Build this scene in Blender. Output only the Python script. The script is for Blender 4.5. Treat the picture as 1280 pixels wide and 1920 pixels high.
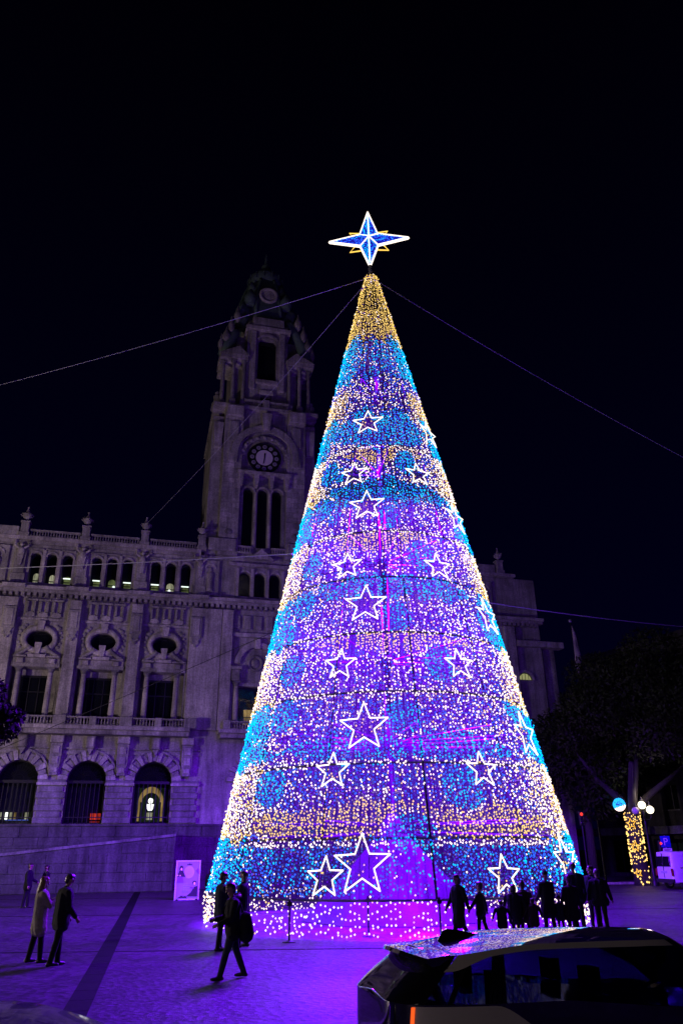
import bpy, bmesh, math, random
import numpy as np
from mathutils import Vector, Matrix
from mathutils.geometry import delaunay_2d_cdt

for o in list(bpy.data.objects):
    bpy.data.objects.remove(o, do_unlink=True)
sc = bpy.context.scene
col = sc.collection
rnd = random.Random(7)
R = math.radians

# ------------------------------------------------------------------ camera
cd = bpy.data.cameras.new('camera')
cam = bpy.data.objects.new('camera', cd)
col.objects.link(cam)
cd.sensor_fit = 'VERTICAL'
cd.sensor_height = 36.0
cd.lens = 36.0 * 1421.0 / 1920.0
cd.clip_start = 0.1
cd.clip_end = 3000
cam.matrix_world = (Matrix.Translation((0, 0, 2.25)) @ Matrix.Rotation(R(90 + 24.11), 4, 'X')
                    @ Matrix.Rotation(R(-0.62), 4, 'Z'))
sc.camera = cam

# ------------------------------------------------------------------ night sky, faint glow of the city, exposure
world = bpy.data.worlds.new('World')
sc.world = world
world.use_nodes = True
wn = world.node_tree
bg = wn.nodes['Background']
wtc = wn.nodes.new('ShaderNodeTexCoord'); wsep = wn.nodes.new('ShaderNodeSeparateXYZ'); wrp = wn.nodes.new('ShaderNodeValToRGB')
wn.links.new(wtc.outputs['Generated'], wsep.inputs[0]); wn.links.new(wsep.outputs['Z'], wrp.inputs[0]); wn.links.new(wrp.outputs[0], bg.inputs['Color'])
wrp.color_ramp.elements[0].position = 0.0; wrp.color_ramp.elements[0].color = (0.05, 0.03, 1.0, 1)      # city glow low down
wrp.color_ramp.elements[1].position = 0.85; wrp.color_ramp.elements[1].color = (0.02, 0.01, 0.14, 1)
bg.inputs['Strength'].default_value = 0.0085

sd = bpy.data.lights.new('fill_sun', 'SUN')
sd.energy = 0.012  # weak sun added as fill for the city's ambient light
sd.angle = R(12)
sd.color = (1.0, 0.86, 0.80)
sun = bpy.data.objects.new('fill_sun', sd)
col.objects.link(sun)
sun.rotation_euler = (R(52), 0, R(-32))

vs = sc.view_settings
vs.view_transform = 'Standard'
vs.look = 'None'
vs.exposure = 0.0
vs.gamma = 1.0
vs.use_curve_mapping = False
sc.render.engine = 'CYCLES'
cy = sc.cycles
cy.max_bounces = 8
cy.diffuse_bounces = 2
cy.glossy_bounces = 3
cy.transmission_bounces = 4
cy.transparent_max_bounces = 24
cy.sample_clamp_indirect = 3.0
cy.use_denoising = True
cy.caustics_reflective = False
cy.caustics_refractive = False

VIOLET = (0.15, 0.0, 1.0)      # colour of the fill lamps added inside the tree
VIOLET_FILL_W = 72000.0                  # watts, scaled for each added violet fill lamp
UNSEEN_LAMP_W = 12000.0               # watts of the unseen street lamp added to light the facade

# ------------------------------------------------------------------ helpers
class MB:
    """collects simple shapes and links them as one mesh object"""
    def __init__(s):
        s.v = []; s.f = []; s.m = []; s.mi = 0
    def add(s, vs_, fs_):
        n = len(s.v)
        s.v += [tuple(p) for p in vs_]
        for f in fs_:
            s.f.append(tuple(i + n for i in f)); s.m.append(s.mi)
    def box(s, x0, x1, y0, y1, z0, z1):
        s.add([(x0,y0,z0),(x1,y0,z0),(x1,y1,z0),(x0,y1,z0),(x0,y0,z1),(x1,y0,z1),(x1,y1,z1),(x0,y1,z1)],
              [(0,3,2,1),(4,5,6,7),(0,1,5,4),(1,2,6,5),(2,3,7,6),(3,0,4,7)])
    def cbox(s, x0, x1, y0, y1, z0, z1, c=0.03):
        """box whose front (-y) face is chamfered"""
        s.add([(x0,y1,z0),(x1,y1,z0),(x1,y1,z1),(x0,y1,z1),(x0,y0+c,z0),(x1,y0+c,z0),(x1,y0+c,z1),(x0,y0+c,z1),
               (x0+c,y0,z0+c),(x1-c,y0,z0+c),(x1-c,y0,z1-c),(x0+c,y0,z1-c)],
              [(0,1,5,4),(1,2,6,5),(2,3,7,6),(3,0,4,7),(4,5,9,8),(5,6,10,9),(6,7,11,10),(7,4,8,11),(8,9,10,11),(3,2,1,0)])
    def tube(s, pts, r, n=6, closed=False, caps=True):
        pts = [Vector(p) for p in pts]
        rs = r if isinstance(r, (list, tuple)) else [r] * len(pts)
        N = len(pts); vs_ = []; up0 = None
        for i, p in enumerate(pts):
            if closed:
                d = pts[(i+1) % N] - pts[i-1]
            else:
                d = pts[min(i+1, N-1)] - pts[max(i-1, 0)]
            d.normalize()
            a = Vector((0,0,1)) if abs(d.z) < .9 else Vector((1,0,0))
            if up0 is not None:
                a = up0
            e1 = d.cross(a)
            if e1.length < 1e-5:
                e1 = d.orthogonal()
            e1.normalize(); e2 = d.cross(e1); up0 = -e2 if False else None
            for k in range(n):
                t = 2*math.pi*k/n
                vs_.append(p + (e1*math.cos(t) + e2*math.sin(t))*rs[i])
        fs_ = []
        for i in range(N if closed else N-1):
            j = (i+1) % N
            for k in range(n):
                l = (k+1) % n
                fs_.append((i*n+k, i*n+l, j*n+l, j*n+k))
        if caps and not closed:
            fs_.append(tuple(range(n))[::-1]); fs_.append(tuple((N-1)*n + k for k in range(n)))
        s.add(vs_, fs_)
    def lathe(s, prof, n=12, c=(0,0,0), ax=None, sx=1.0, sy=1.0, rot=0.0):
        vs_ = []
        for (r, z) in prof:
            for k in range(n):
                t = 2*math.pi*k/n + rot
                vs_.append((c[0]+r*sx*math.cos(t), c[1]+r*sy*math.sin(t), c[2]+z))
        fs_ = []
        for i in range(len(prof)-1):
            for k in range(n):
                l = (k+1) % n
                fs_.append((i*n+k, i*n+l, (i+1)*n+l, (i+1)*n+k))
        fs_.append(tuple(range(n))[::-1]); fs_.append(tuple((len(prof)-1)*n+k for k in range(n)))
        s.add(vs_, fs_)
    def prism(s, poly, y0, y1):
        """poly in x,z (counter clockwise seen from -y), front at y0, back at y1"""
        n = len(poly)
        s.add([(x, y0, z) for x, z in poly] + [(x, y1, z) for x, z in poly],
              [tuple(range(n)), tuple(range(2*n-1, n-1, -1))] +
              [(i, i+n, (i+1) % n + n, (i+1) % n) for i in range(n)])
    def holed(s, outer, holes, y0, y1):
        """wall sheet with openings: front at y0, reveals run back to y1"""
        pts = []; edges = []
        for loop in [outer] + holes:
            b = len(pts); pts += [Vector(p) for p in loop]
            edges += [(b+i, b+(i+1) % len(loop)) for i in range(len(loop))]
        v, e, f, *_ = delaunay_2d_cdt(pts, edges, [], 1, 1e-6)
        def inside(x, z, loop):
            c = False
            for i in range(len(loop)):
                (xa, za), (xb, zb) = loop[i-1], loop[i]
                if (za > z) != (zb > z) and x < (xb-xa)*(z-za)/(zb-za)+xa: c = not c
            return c
        keep = []
        for q in f:
            cx = sum(v[i].x for i in q)/len(q); cz = sum(v[i].y for i in q)/len(q)
            if inside(cx, cz, outer) and not any(inside(cx, cz, h) for h in holes): keep.append(tuple(q))
        s.add([(p.x, y0, p.y) for p in v], keep)
        for k, loop in enumerate([outer] + holes):
            n = len(loop)
            s.add([(x, y0, z) for x, z in loop] + [(x, y1, z) for x, z in loop],
                  [(i, i+n, (i+1) % n + n, (i+1) % n) for i in range(n)])
    def sphere(s, c, r, n=10, m=6, sc_=(1,1,1)):
        vs_ = [(c[0], c[1], c[2]-r*sc_[2])]; fs_ = []
        for i in range(1, m):
            a = math.pi*i/m
            for k in range(n):
                t = 2*math.pi*k/n
                vs_.append((c[0]+r*sc_[0]*math.sin(a)*math.cos(t), c[1]+r*sc_[1]*math.sin(a)*math.sin(t), c[2]-r*sc_[2]*math.cos(a)))
        vs_.append((c[0], c[1], c[2]+r*sc_[2]))
        for k in range(n):
            fs_.append((0, 1+(k+1) % n, 1+k))
            for i in range(m-2):
                a = 1+i*n+k; b = 1+i*n+(k+1) % n
                fs_.append((a, b, b+n, a+n))
            fs_.append((1+(m-2)*n+k, 1+(m-2)*n+(k+1) % n, len(vs_)-1))
        s.add(vs_, fs_)
    def mesh(s, name, mats, smooth=False):
        me = bpy.data.meshes.new(name)
        me.from_pydata(s.v, [], s.f)
        for m in (mats if isinstance(mats, (list, tuple)) else [mats]):
            me.materials.append(m)
        me.polygons.foreach_set('material_index', s.m)
        if smooth:
            me.polygons.foreach_set('use_smooth', [True]*len(s.f))
        me.update()
        return me
    def build(s, name, mats, parent=None, smooth=False):
        me = s.mesh(name, mats, smooth)
        if smooth == 'auto':
            me.polygons.foreach_set('use_smooth', [True]*len(s.f))
            me.set_sharp_from_angle(angle=R(40))
        return link(name, me, parent)

def text(name, body, size, extrude, m, parent):
    cu = bpy.data.curves.new(name, 'FONT'); cu.body = body; cu.size = size; cu.align_x = 'CENTER'; cu.align_y = 'CENTER'; cu.extrude = extrude
    t = bpy.data.objects.new('tmp', cu); col.objects.link(t)
    dg = bpy.context.evaluated_depsgraph_get()
    me = bpy.data.meshes.new_from_object(t.evaluated_get(dg), depsgraph=dg); me.name = name
    bpy.data.objects.remove(t, do_unlink=True)
    me.materials.clear(); me.materials.append(m)
    return link(name, me, parent)

def link(name, me, parent=None):
    o = bpy.data.objects.new(name, me)
    col.objects.link(o)
    if parent is not None:
        o.parent = parent
    return o

def tag(o, label=None, cat=None, group=None, kind=None):
    if label: o['label'] = label
    if cat: o['category'] = cat
    if group: o['group'] = group
    if kind: o['kind'] = kind
    return o

def thing(name, loc, label, cat, rz=0.0, group=None, kind=None):
    o = bpy.data.objects.new(name, None)
    o.empty_display_size = 0.2
    col.objects.link(o)
    o.location = loc; o.rotation_euler = (0, 0, rz)
    return tag(o, label, cat, group, kind)

def copy_tree(o, parent=None):
    c = o.copy(); col.objects.link(c)
    if parent is not None:
        c.parent = parent
    for ch in list(o.children):
        copy_tree(ch, c)
    return c

# ------------------------------------------------------------------ materials
def mat(name, base, rough=0.6, metal=0.0, var=0.25, scale=6.0, bump=0.0, bscale=30.0, spec=0.5, coat=0.0):
    m = bpy.data.materials.new(name); m.use_nodes = True
    nt = m.node_tree; p = nt.nodes['Principled BSDF']
    p.inputs['Roughness'].default_value = rough
    p.inputs['Metallic'].default_value = metal
    p.inputs['Specular IOR Level'].default_value = spec
    if coat: p.inputs['Coat Weight'].default_value = coat; p.inputs['Coat Roughness'].default_value = 0.04
    tc = nt.nodes.new('ShaderNodeTexCoord')
    if var > 0:
        n1 = nt.nodes.new('ShaderNodeTexNoise'); n1.inputs['Scale'].default_value = scale
        n1.inputs['Detail'].default_value = 6.0; n1.inputs['Roughness'].default_value = 0.65
        nt.links.new(tc.outputs['Object'], n1.inputs['Vector'])
        cr = nt.nodes.new('ShaderNodeValToRGB')
        cr.color_ramp.elements[0].position = 0.3; cr.color_ramp.elements[1].position = 0.72
        cr.color_ramp.elements[0].color = [c*(1-var) for c in base] + [1]
        cr.color_ramp.elements[1].color = [min(1, c*(1+var)) for c in base] + [1]
        nt.links.new(n1.outputs['Fac'], cr.inputs['Fac'])
        nt.links.new(cr.outputs['Color'], p.inputs['Base Color'])
    else:
        p.inputs['Base Color'].default_value = (*base, 1)
    if bump > 0:
        n2 = nt.nodes.new('ShaderNodeTexNoise'); n2.inputs['Scale'].default_value = bscale
        n2.inputs['Detail'].default_value = 4.0
        nt.links.new(tc.outputs['Object'], n2.inputs['Vector'])
        b = nt.nodes.new('ShaderNodeBump'); b.inputs['Strength'].default_value = bump; b.inputs['Distance'].default_value = 0.02
        nt.links.new(n2.outputs['Fac'], b.inputs['Height'])
        nt.links.new(b.outputs['Normal'], p.inputs['Normal'])
    return m

def emit(name, colr, strength, sampling='AUTO'):
    m = bpy.data.materials.new(name); m.use_nodes = True
    nt = m.node_tree; nt.nodes.clear()
    e = nt.nodes.new('ShaderNodeEmission'); o = nt.nodes.new('ShaderNodeOutputMaterial')
    e.inputs['Color'].default_value = (*colr, 1); e.inputs['Strength'].default_value = strength
    nt.links.new(e.outputs[0], o.inputs['Surface'])
    m.cycles.emission_sampling = sampling
    return m

def emit_var(name, colr, strength, sx=9.0, lo=.25):
    """lit curtain or room: brightness varies in folds and patches"""
    m = emit(name, colr, strength); nt = m.node_tree; L = nt.links.new
    e = [n for n in nt.nodes if n.type == 'EMISSION'][0]
    tc = nt.nodes.new('ShaderNodeTexCoord'); mp = nt.nodes.new('ShaderNodeMapping'); mp.inputs['Scale'].default_value = (sx, 1, 1.2)
    n = nt.nodes.new('ShaderNodeTexNoise'); n.inputs['Scale'].default_value = 1.0; n.inputs['Detail'].default_value = 3
    r_ = nt.nodes.new('ShaderNodeMapRange'); r_.inputs['From Min'].default_value = .3; r_.inputs['From Max'].default_value = .7
    r_.inputs['To Min'].default_value = strength*lo; r_.inputs['To Max'].default_value = strength*1.4
    L(tc.outputs['Object'], mp.inputs['Vector']); L(mp.outputs['Vector'], n.inputs['Vector']); L(n.outputs['Fac'], r_.inputs['Value']); L(r_.outputs[0], e.inputs['Strength'])
    return m

def glass(name, tint=(0.8, 0.85, 0.9), see=0.75, rough=0.03):
    m = bpy.data.materials.new(name); m.use_nodes = True
    nt = m.node_tree; nt.nodes.clear()
    t = nt.nodes.new('ShaderNodeBsdfTransparent'); t.inputs[0].default_value = (*[c*see for c in tint], 1)
    g = nt.nodes.new('ShaderNodeBsdfGlossy'); g.inputs['Roughness'].default_value = rough
    f = nt.nodes.new('ShaderNodeFresnel'); f.inputs['IOR'].default_value = 1.5
    mx = nt.nodes.new('ShaderNodeMixShader'); o = nt.nodes.new('ShaderNodeOutputMaterial')
    nt.links.new(f.outputs[0], mx.inputs[0]); nt.links.new(t.outputs[0], mx.inputs[1]); nt.links.new(g.outputs[0], mx.inputs[2])
    nt.links.new(mx.outputs[0], o.inputs['Surface'])
    return m

def stone(name, base, course=None, rough=0.85):
    """weathered granite: blotches, grain, streaks running down"""
    m = bpy.data.materials.new(name); m.use_nodes = True
    nt = m.node_tree; p = nt.nodes['Principled BSDF']; L = nt.links.new
    p.inputs['Roughness'].default_value = rough; p.inputs['Specular IOR Level'].default_value = 0.25
    tc = nt.nodes.new('ShaderNodeTexCoord')
    def noise(sc_, det, vec=None):
        n = nt.nodes.new('ShaderNodeTexNoise'); n.inputs['Scale'].default_value = sc_; n.inputs['Detail'].default_value = det
        n.inputs['Roughness'].default_value = 0.7
        L(vec or tc.outputs['Object'], n.inputs['Vector']); return n
    mp = nt.nodes.new('ShaderNodeMapping'); mp.inputs['Scale'].default_value = (2.2, 2.2, 0.22)
    L(tc.outputs['Object'], mp.inputs['Vector'])
    a = noise(0.6, 8); b = noise(9, 6); c = noise(1.0, 5, mp.outputs['Vector'])
    def ramp(n, lo, hi, p0=.3, p1=.7):
        r_ = nt.nodes.new('ShaderNodeMapRange'); r_.inputs['From Min'].default_value = p0; r_.inputs['From Max'].default_value = p1
        r_.inputs['To Min'].default_value = lo; r_.inputs['To Max'].default_value = hi
        L(n.outputs['Fac'], r_.inputs['Value']); return r_.outputs[0]
    def mul(x, y):
        k = nt.nodes.new('ShaderNodeMath'); k.operation = 'MULTIPLY'; L(x, k.inputs[0]); L(y, k.inputs[1]); return k.outputs[0]
    f = mul(mul(ramp(a, .5, 1.4), ramp(b, .62, 1.38)), ramp(c, .45, 1.35))
    vm = nt.nodes.new('ShaderNodeVectorMath'); vm.operation = 'SCALE'; vm.inputs[0].default_value = base
    L(f, vm.inputs['Scale']); L(vm.outputs[0], p.inputs['Base Color'])
    bp = nt.nodes.new('ShaderNodeBump'); bp.inputs['Strength'].default_value = 0.6; bp.inputs['Distance'].default_value = 0.04
    L(b.outputs['Fac'], bp.inputs['Height']); L(bp.outputs['Normal'], p.inputs['Normal'])
    return m

M = {}
M['stone'] = stone('granite', (0.30, 0.275, 0.262))
M['stone_light'] = stone('pale_granite', (0.40, 0.36, 0.345))
M['podium'] = stone('podium_granite', (0.085, 0.08, 0.085))  # one even, darker granite tone for the podium and ramp stones
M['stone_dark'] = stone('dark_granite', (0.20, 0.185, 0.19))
M['dark'] = mat('dark_interior', (0.010, 0.011, 0.012), 0.7, var=0.3)
M['pane'] = mat('dark_glass', (0.006, 0.007, 0.010), 0.12, var=0.3, scale=1.0)
M['glass'] = glass('clear_glass')
M['iron'] = mat('black_iron', (0.012, 0.012, 0.013), 0.45, 0.4, var=0.3)
M['steel'] = mat('galvanised_steel', (0.45, 0.45, 0.47), 0.4, 0.7, var=0.2)
M['copper'] = mat('green_copper', (0.10, 0.15, 0.14), 0.6, 0.2, var=0.35, bump=.3)
M['white_paint'] = mat('white_paint', (0.75, 0.75, 0.76), 0.3, var=0.08, coat=0.3)
M['rubber'] = mat('rubber', (0.015, 0.015, 0.015), 0.8, var=0.3)
M['bark'] = mat('bark', (0.020, 0.016, 0.014), 0.9, var=0.4, scale=8, bump=0.8, bscale=14)
M['leaf'] = mat('leaf', (0.020, 0.030, 0.008), 0.6, var=0.5, scale=1.2, spec=.12)
M['leaf3'] = mat('leaf_black_green', (0.006, 0.010, 0.0015), 0.6, var=0.5, scale=1.2, spec=.12)
M['leaf2'] = mat('leaf_dark', (0.014, 0.022, 0.006), 0.6, var=0.5, scale=1.2, spec=.12)
# LED colours
M['led_white'] = emit('led_warm_white', (1.0, 0.80, 0.74), 2.5)
M['led_gold'] = emit('led_gold', (1.0, 0.64, 0.16), 1.6)
M['led_blue'] = emit('led_blue', (0.02, 0.12, 1.0), 1.8)
M['led_cyan'] = emit('led_cyan', (0.0, 0.48, 1.0), 1.9)
M['led_violet'] = emit('led_violet', (0.22, 0.015, 1.0), .9)
M['led_tube'] = emit('led_tube', (1.0, 0.86, 0.74), 2.0)
M['led_tube_gold'] = emit('led_tube_gold', (1.0, 0.62, 0.10), 1.5)
# ================================================================== ground
def ground_mat(name, base, rough, sett=True):
    m = bpy.data.materials.new(name); m.use_nodes = True
    nt = m.node_tree; p = nt.nodes['Principled BSDF']; L = nt.links.new
    p.inputs['Specular IOR Level'].default_value = .15
    tc = nt.nodes.new('ShaderNodeTexCoord')
    n1 = nt.nodes.new('ShaderNodeTexNoise'); n1.inputs['Scale'].default_value = 0.35; n1.inputs['Detail'].default_value = 7
    n1.inputs['Roughness'].default_value = .7
    n2 = nt.nodes.new('ShaderNodeTexVoronoi'); n2.inputs['Scale'].default_value = 9.0
    n3 = nt.nodes.new('ShaderNodeTexNoise'); n3.inputs['Scale'].default_value = 42; n3.inputs['Detail'].default_value = 3
    for n in (n1, n2, n3): L(tc.outputs['Object'], n.inputs['Vector'])
    r1 = nt.nodes.new('ShaderNodeMapRange'); r1.inputs['From Min'].default_value = .3; r1.inputs['From Max'].default_value = .7
    r1.inputs['To Min'].default_value = .65; r1.inputs['To Max'].default_value = 1.3
    L(n1.outputs['Fac'], r1.inputs['Value'])
    sep = nt.nodes.new('ShaderNodeSeparateColor'); L(n2.outputs['Color'], sep.inputs[0])
    r2 = nt.nodes.new('ShaderNodeMapRange'); r2.inputs['To Min'].default_value = .4; r2.inputs['To Max'].default_value = 1.6
    L(sep.outputs[0], r2.inputs['Value'])
    k = nt.nodes.new('ShaderNodeMath'); k.operation = 'MULTIPLY'; L(r1.outputs[0], k.inputs[0]); L(r2.outputs[0], k.inputs[1])
    vm = nt.nodes.new('ShaderNodeVectorMath'); vm.operation = 'SCALE'; vm.inputs[0].default_value = base
    L(k.outputs[0], vm.inputs['Scale']); L(vm.outputs[0], p.inputs['Base Color'])
    rr = nt.nodes.new('ShaderNodeMapRange'); rr.inputs['From Min'].default_value = .3; rr.inputs['From Max'].default_value = .7
    rr.inputs['To Min'].default_value = rough - .1; rr.inputs['To Max'].default_value = rough + .14
    L(n1.outputs['Fac'], rr.inputs['Value']); L(rr.outputs[0], p.inputs['Roughness'])
    ad = nt.nodes.new('ShaderNodeMath'); ad.operation = 'ADD'
    L(n2.outputs['Distance'], ad.inputs[0]); L(n3.outputs['Fac'], ad.inputs[1])
    b = nt.nodes.new('ShaderNodeBump'); b.inputs['Strength'].default_value = .8; b.inputs['Distance'].default_value = 0.018
    L(ad.outputs[0], b.inputs['Height']); L(b.outputs['Normal'], p.inputs['Normal'])
    return m

M['plaza'] = ground_mat('granite_setts', (0.060, 0.045, 0.062), 0.46)
M['asphalt'] = ground_mat('asphalt', (0.05, 0.05, 0.052), 0.65)
M['drain'] = mat('drain_stone', (0.008, 0.008, 0.010), 0.95, var=.4, bump=.4, spec=.08)
M['joint'] = mat('joint_mortar', (0.012, 0.011, 0.012), 0.95, var=.3, spec=.08)

KERB = 12.2
b = MB(); b.box(-900, 900, KERB, 1500, -0.6, 0.0)
tag(b.build('plaza', M['plaza']), kind='structure')
b = MB(); b.box(-900, 900, -900, KERB - .32, -0.6, -0.12)
tag(b.build('road', M['asphalt']), kind='structure')
b = MB()
for i in range(-30, 30):
    b.cbox(i*1.2 + .006, i*1.2 + 1.194, KERB - .32, KERB - .002, -.5, .012, .015)
tag(b.build('kerb', M['stone']), kind='structure')
# dark drainage strip running up to the town hall
def strip(name, p0, p1, w, m, z):
    d = (Vector(p1) - Vector(p0)).normalized(); n = Vector((-d.y, d.x))*w/2
    b = MB()
    N = max(1, int((Vector(p1)-Vector(p0)).length/1.0))
    for i in range(N):
        a = Vector(p0).lerp(Vector(p1), i/N) ; c = Vector(p0).lerp(Vector(p1), (i+.985)/N)
        q = [a-n, c-n, c+n, a+n]
        b.add([(v.x, v.y, -.02) for v in q] + [(v.x, v.y, z) for v in q],
              [(4,5,6,7) if (q[1]-q[0]).cross(q[3]-q[0]) > 0 else (7,6,5,4), (0,1,5,4), (1,2,6,5), (2,3,7,6), (3,0,4,7)])
    return tag(b.build(name, m), kind='structure')
strip('drainage_channel', (-14.75, 60.6), (-4.02, 13.0), .40, M['drain'], .004)
for (y0, y1) in ((21.6, 22.3), (33.6, 35.2), (46.0, 48.0)):
    strip('paving_joint', (-40, y0), (36, y1), .14, M['joint'], .0045)
# ================================================================== city hall
YAW = R(14.54)
hall = thing('city_hall', (0, 60, 0), 'grey granite town hall with tall clock tower behind the lit tree', 'city hall', YAW)
TC = -6.9            # tower axis in the hall's own x
PITCH = 4.46
BAYS = [-22.86, -18.40, -13.94]
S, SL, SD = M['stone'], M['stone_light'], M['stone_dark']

def arch_loop(c, hw, z0, zs, n=14):
    """opening with a round head; counter clockwise from the lower left"""
    pts = [(c-hw, z0), (c+hw, z0)]
    for i in range(n+1):
        a = math.pi*i/n
        pts.append((c+hw*math.cos(a), zs+hw*math.sin(a)))
    return pts
def rect_loop(x0, x1, z0, z1): return [(x0,z0),(x1,z0),(x1,z1),(x0,z1)]
def oval_loop(c, z, rx, rz, n=28):
    return [(c+rx*math.cos(2*math.pi*i/n), z+rz*math.sin(2*math.pi*i/n)) for i in range(n)]

holes = []
for c in BAYS:
    holes.append(arch_loop(c, 1.30, 4.1, 6.9))
    holes.append(rect_loop(c-1.58, c+1.62, 10.42, 14.55))
    holes.append(oval_loop(c, 16.6, .90, .68))
    for k in (-1, 0, 1):
        holes.append(arch_loop(c + k*1.16, .37, 20.9, 22.9, 10))
# tower bay openings
tb = TC
holes.append(arch_loop(tb, 1.30, 4.1, 6.9))
holes.append(rect_loop(tb-1.35, tb+1.35, 10.42, 13.75))
for k in (-1, 0, 1):
    holes.append(arch_loop(tb + k*1.22, .45, 20.9, 22.5, 10))
b = MB()
b.holed(rect_loop(-31.5, 17.6, 0, 24.15), holes, 0.0, 0.9)
b.box(-31.5, 17.6, .9, 1.0, -.2, 24.15)
b.build('wall', S, hall)
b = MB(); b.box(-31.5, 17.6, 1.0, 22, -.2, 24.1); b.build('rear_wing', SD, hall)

# podium of long granite courses, each course a stone band set back a little
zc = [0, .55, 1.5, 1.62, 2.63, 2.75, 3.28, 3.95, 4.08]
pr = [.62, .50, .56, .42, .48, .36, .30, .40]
for i in range(len(zc)-1):
    h0, h1 = zc[i], zc[i+1]
    bb = MB()
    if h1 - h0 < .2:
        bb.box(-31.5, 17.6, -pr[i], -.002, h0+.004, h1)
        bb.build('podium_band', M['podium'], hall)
        continue
    x = -31.5 + (i % 2)*.9
    first = None
    xs = [-31.5]
    r2 = random.Random(40+i)
    while xs[-1] < 17.6:
        xs.append(min(17.6, xs[-1] + r2.uniform(1.5, 2.7)))
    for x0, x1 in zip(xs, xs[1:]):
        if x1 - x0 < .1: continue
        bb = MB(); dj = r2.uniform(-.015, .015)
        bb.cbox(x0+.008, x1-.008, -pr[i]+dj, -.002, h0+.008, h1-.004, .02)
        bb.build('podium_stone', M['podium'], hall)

# sloping parapet of the stair ramp in front of the podium
b = MB()
b.add([(-27, -2.6, -.1), (-12.2, -2.6, -.1), (-12.2, -2.6, 3.25), (-27, -2.6, 1.75),
       (-27, -.64, -.1), (-12.2, -.64, -.1), (-12.2, -.64, 3.25), (-27, -.64, 1.75)],
      [(0,1,2,3), (3,2,6,7), (1,5,6,2), (0,3,7,4)])
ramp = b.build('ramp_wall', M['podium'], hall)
for i in range(9):
    x0 = -27 + i*14.8/9; x1 = x0 + 14.8/9 - .012
    z0 = 1.75 + (x0+27)/14.8*1.5; z1 = 1.75 + (x1+27)/14.8*1.5
    bb = MB()
    bb.add([(x0,-2.72,z0),(x1,-2.72,z1),(x1,-.66,z1),(x0,-.66,z0),(x0,-2.72,z0+.16),(x1,-2.72,z1+.16),(x1,-.66,z1+.16),(x0,-.66,z0+.16)],
           [(0,3,2,1),(4,5,6,7),(0,1,5,4),(1,2,6,5),(2,3,7,6),(3,0,4,7)])
    bb.build('coping_stone', SD, hall)
for i in range(5):
    z0 = .02 + i*.56; x = -27.0 + (i % 2)*.6; r2 = random.Random(90+i)
    while x < -12.3:
        x1 = min(-12.22, x + r2.uniform(1.1, 1.9))
        if z0 + .56 < 1.75 + (x+27)/14.8*1.5 - .02:
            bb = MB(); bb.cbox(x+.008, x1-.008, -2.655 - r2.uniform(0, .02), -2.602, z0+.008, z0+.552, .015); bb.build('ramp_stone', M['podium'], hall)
        x = x1
for (z, h) in ():
    bb = MB(); bb.box(-26.99, -12.21, -2.64, -2.602, z, z+h); bb.build('ramp_moulding', SD, hall)

_bal = {}
def balustrade(x0, x1, z0, z1, y, d=.16):
    """one run of balusters between two rails"""
    mb = MB()
    mb.box(x0, x1, y-d, y+d, z1-.1, z1); mb.box(x0, x1, y-d, y+d, z0, z0+.09)
    n = max(2, int((x1-x0)/.2)); w = (x1-x0)/n; h = z1-z0-.19
    for i in range(n):
        mb.lathe([(.045,0),(.045,.06*h),(.03,.1*h),(.07,.32*h),(.03,.75*h),(.045,.86*h),(.045,h)], 6, (x0+w*(i+.5), y, z0+.09))
    return mb.build('balustrade', S, hall)

def column(x, y, z0, z1, r, m=SL, cap=None):
    mb = MB(); h = z1-z0
    mb.lathe([(r*1.02, 0), (r*1.02, h*.3), (r*.97, h*.6), (r*.86, h)], 14, (x, y, z0))
    o = mb.build('column', m, hall, 'auto')
    c = MB(); c.box(x-r*1.35, x+r*1.35, y-r*1.35, y+r*1.35, z0-.16, z0); c.lathe([(r*1.25,0),(r*1.25,.05),(r*1.05,.1)], 14, (x,y,z0))
    c.build('column_base', m, o)
    c = MB(); c.lathe([(r*.86,0),(r*.9,.06),(r*1.2,.2),(r*1.35,.26)], 14, (x,y,z1)); c.box(x-r*1.4, x+r*1.4, y-r*1.4, y+r*1.4, z1+.262, z1+.36)
    c.build('capital', M['stone_dark'], o)
    return o

def urn(x, z0, y=-.25, s=1.0):
    """pedestal with a carved urn and its flame"""
    mb = MB()
    mb.cbox(x-.38*s, x+.38*s, y-.34*s, y+.34*s, z0, z0+.28*s, .02)
    mb.cbox(x-.29*s, x+.29*s, y-.27*s, y+.27*s, z0+.28*s, z0+1.12*s, .03)
    mb.cbox(x-.35*s, x+.35*s, y-.33*s, y+.33*s, z0+1.12*s, z0+1.22*s, .02)
    o = mb.build('pedestal', S, hall)
    u = MB(); h = 1.22*s
    u.lathe([(.16*s,0),(.10*s,.08*s),(.08*s,.16*s),(.25*s,.30*s),(.36*s,.48*s),(.38*s,.60*s),(.24*s,.70*s),(.16*s,.80*s),(.10*s,.95*s),(.05*s,1.08*s),(.09*s,1.16*s),(.07*s,1.24*s),(.01*s,1.28*s)], 12, (x, y, z0+h))
    for k in range(4):
        a = k*math.pi/2 + .3
        u.tube([(x+.33*s*math.cos(a), y+.33*s*math.sin(a), z0+h+.40*s), (x+.46*s*math.cos(a), y+.46*s*math.sin(a), z0+h+.52*s), (x+.36*s*math.cos(a), y+.36*s*math.sin(a), z0+h+.66*s)], .045*s, 5)
    u.build('urn', S, o, 'auto')
    return o

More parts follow.
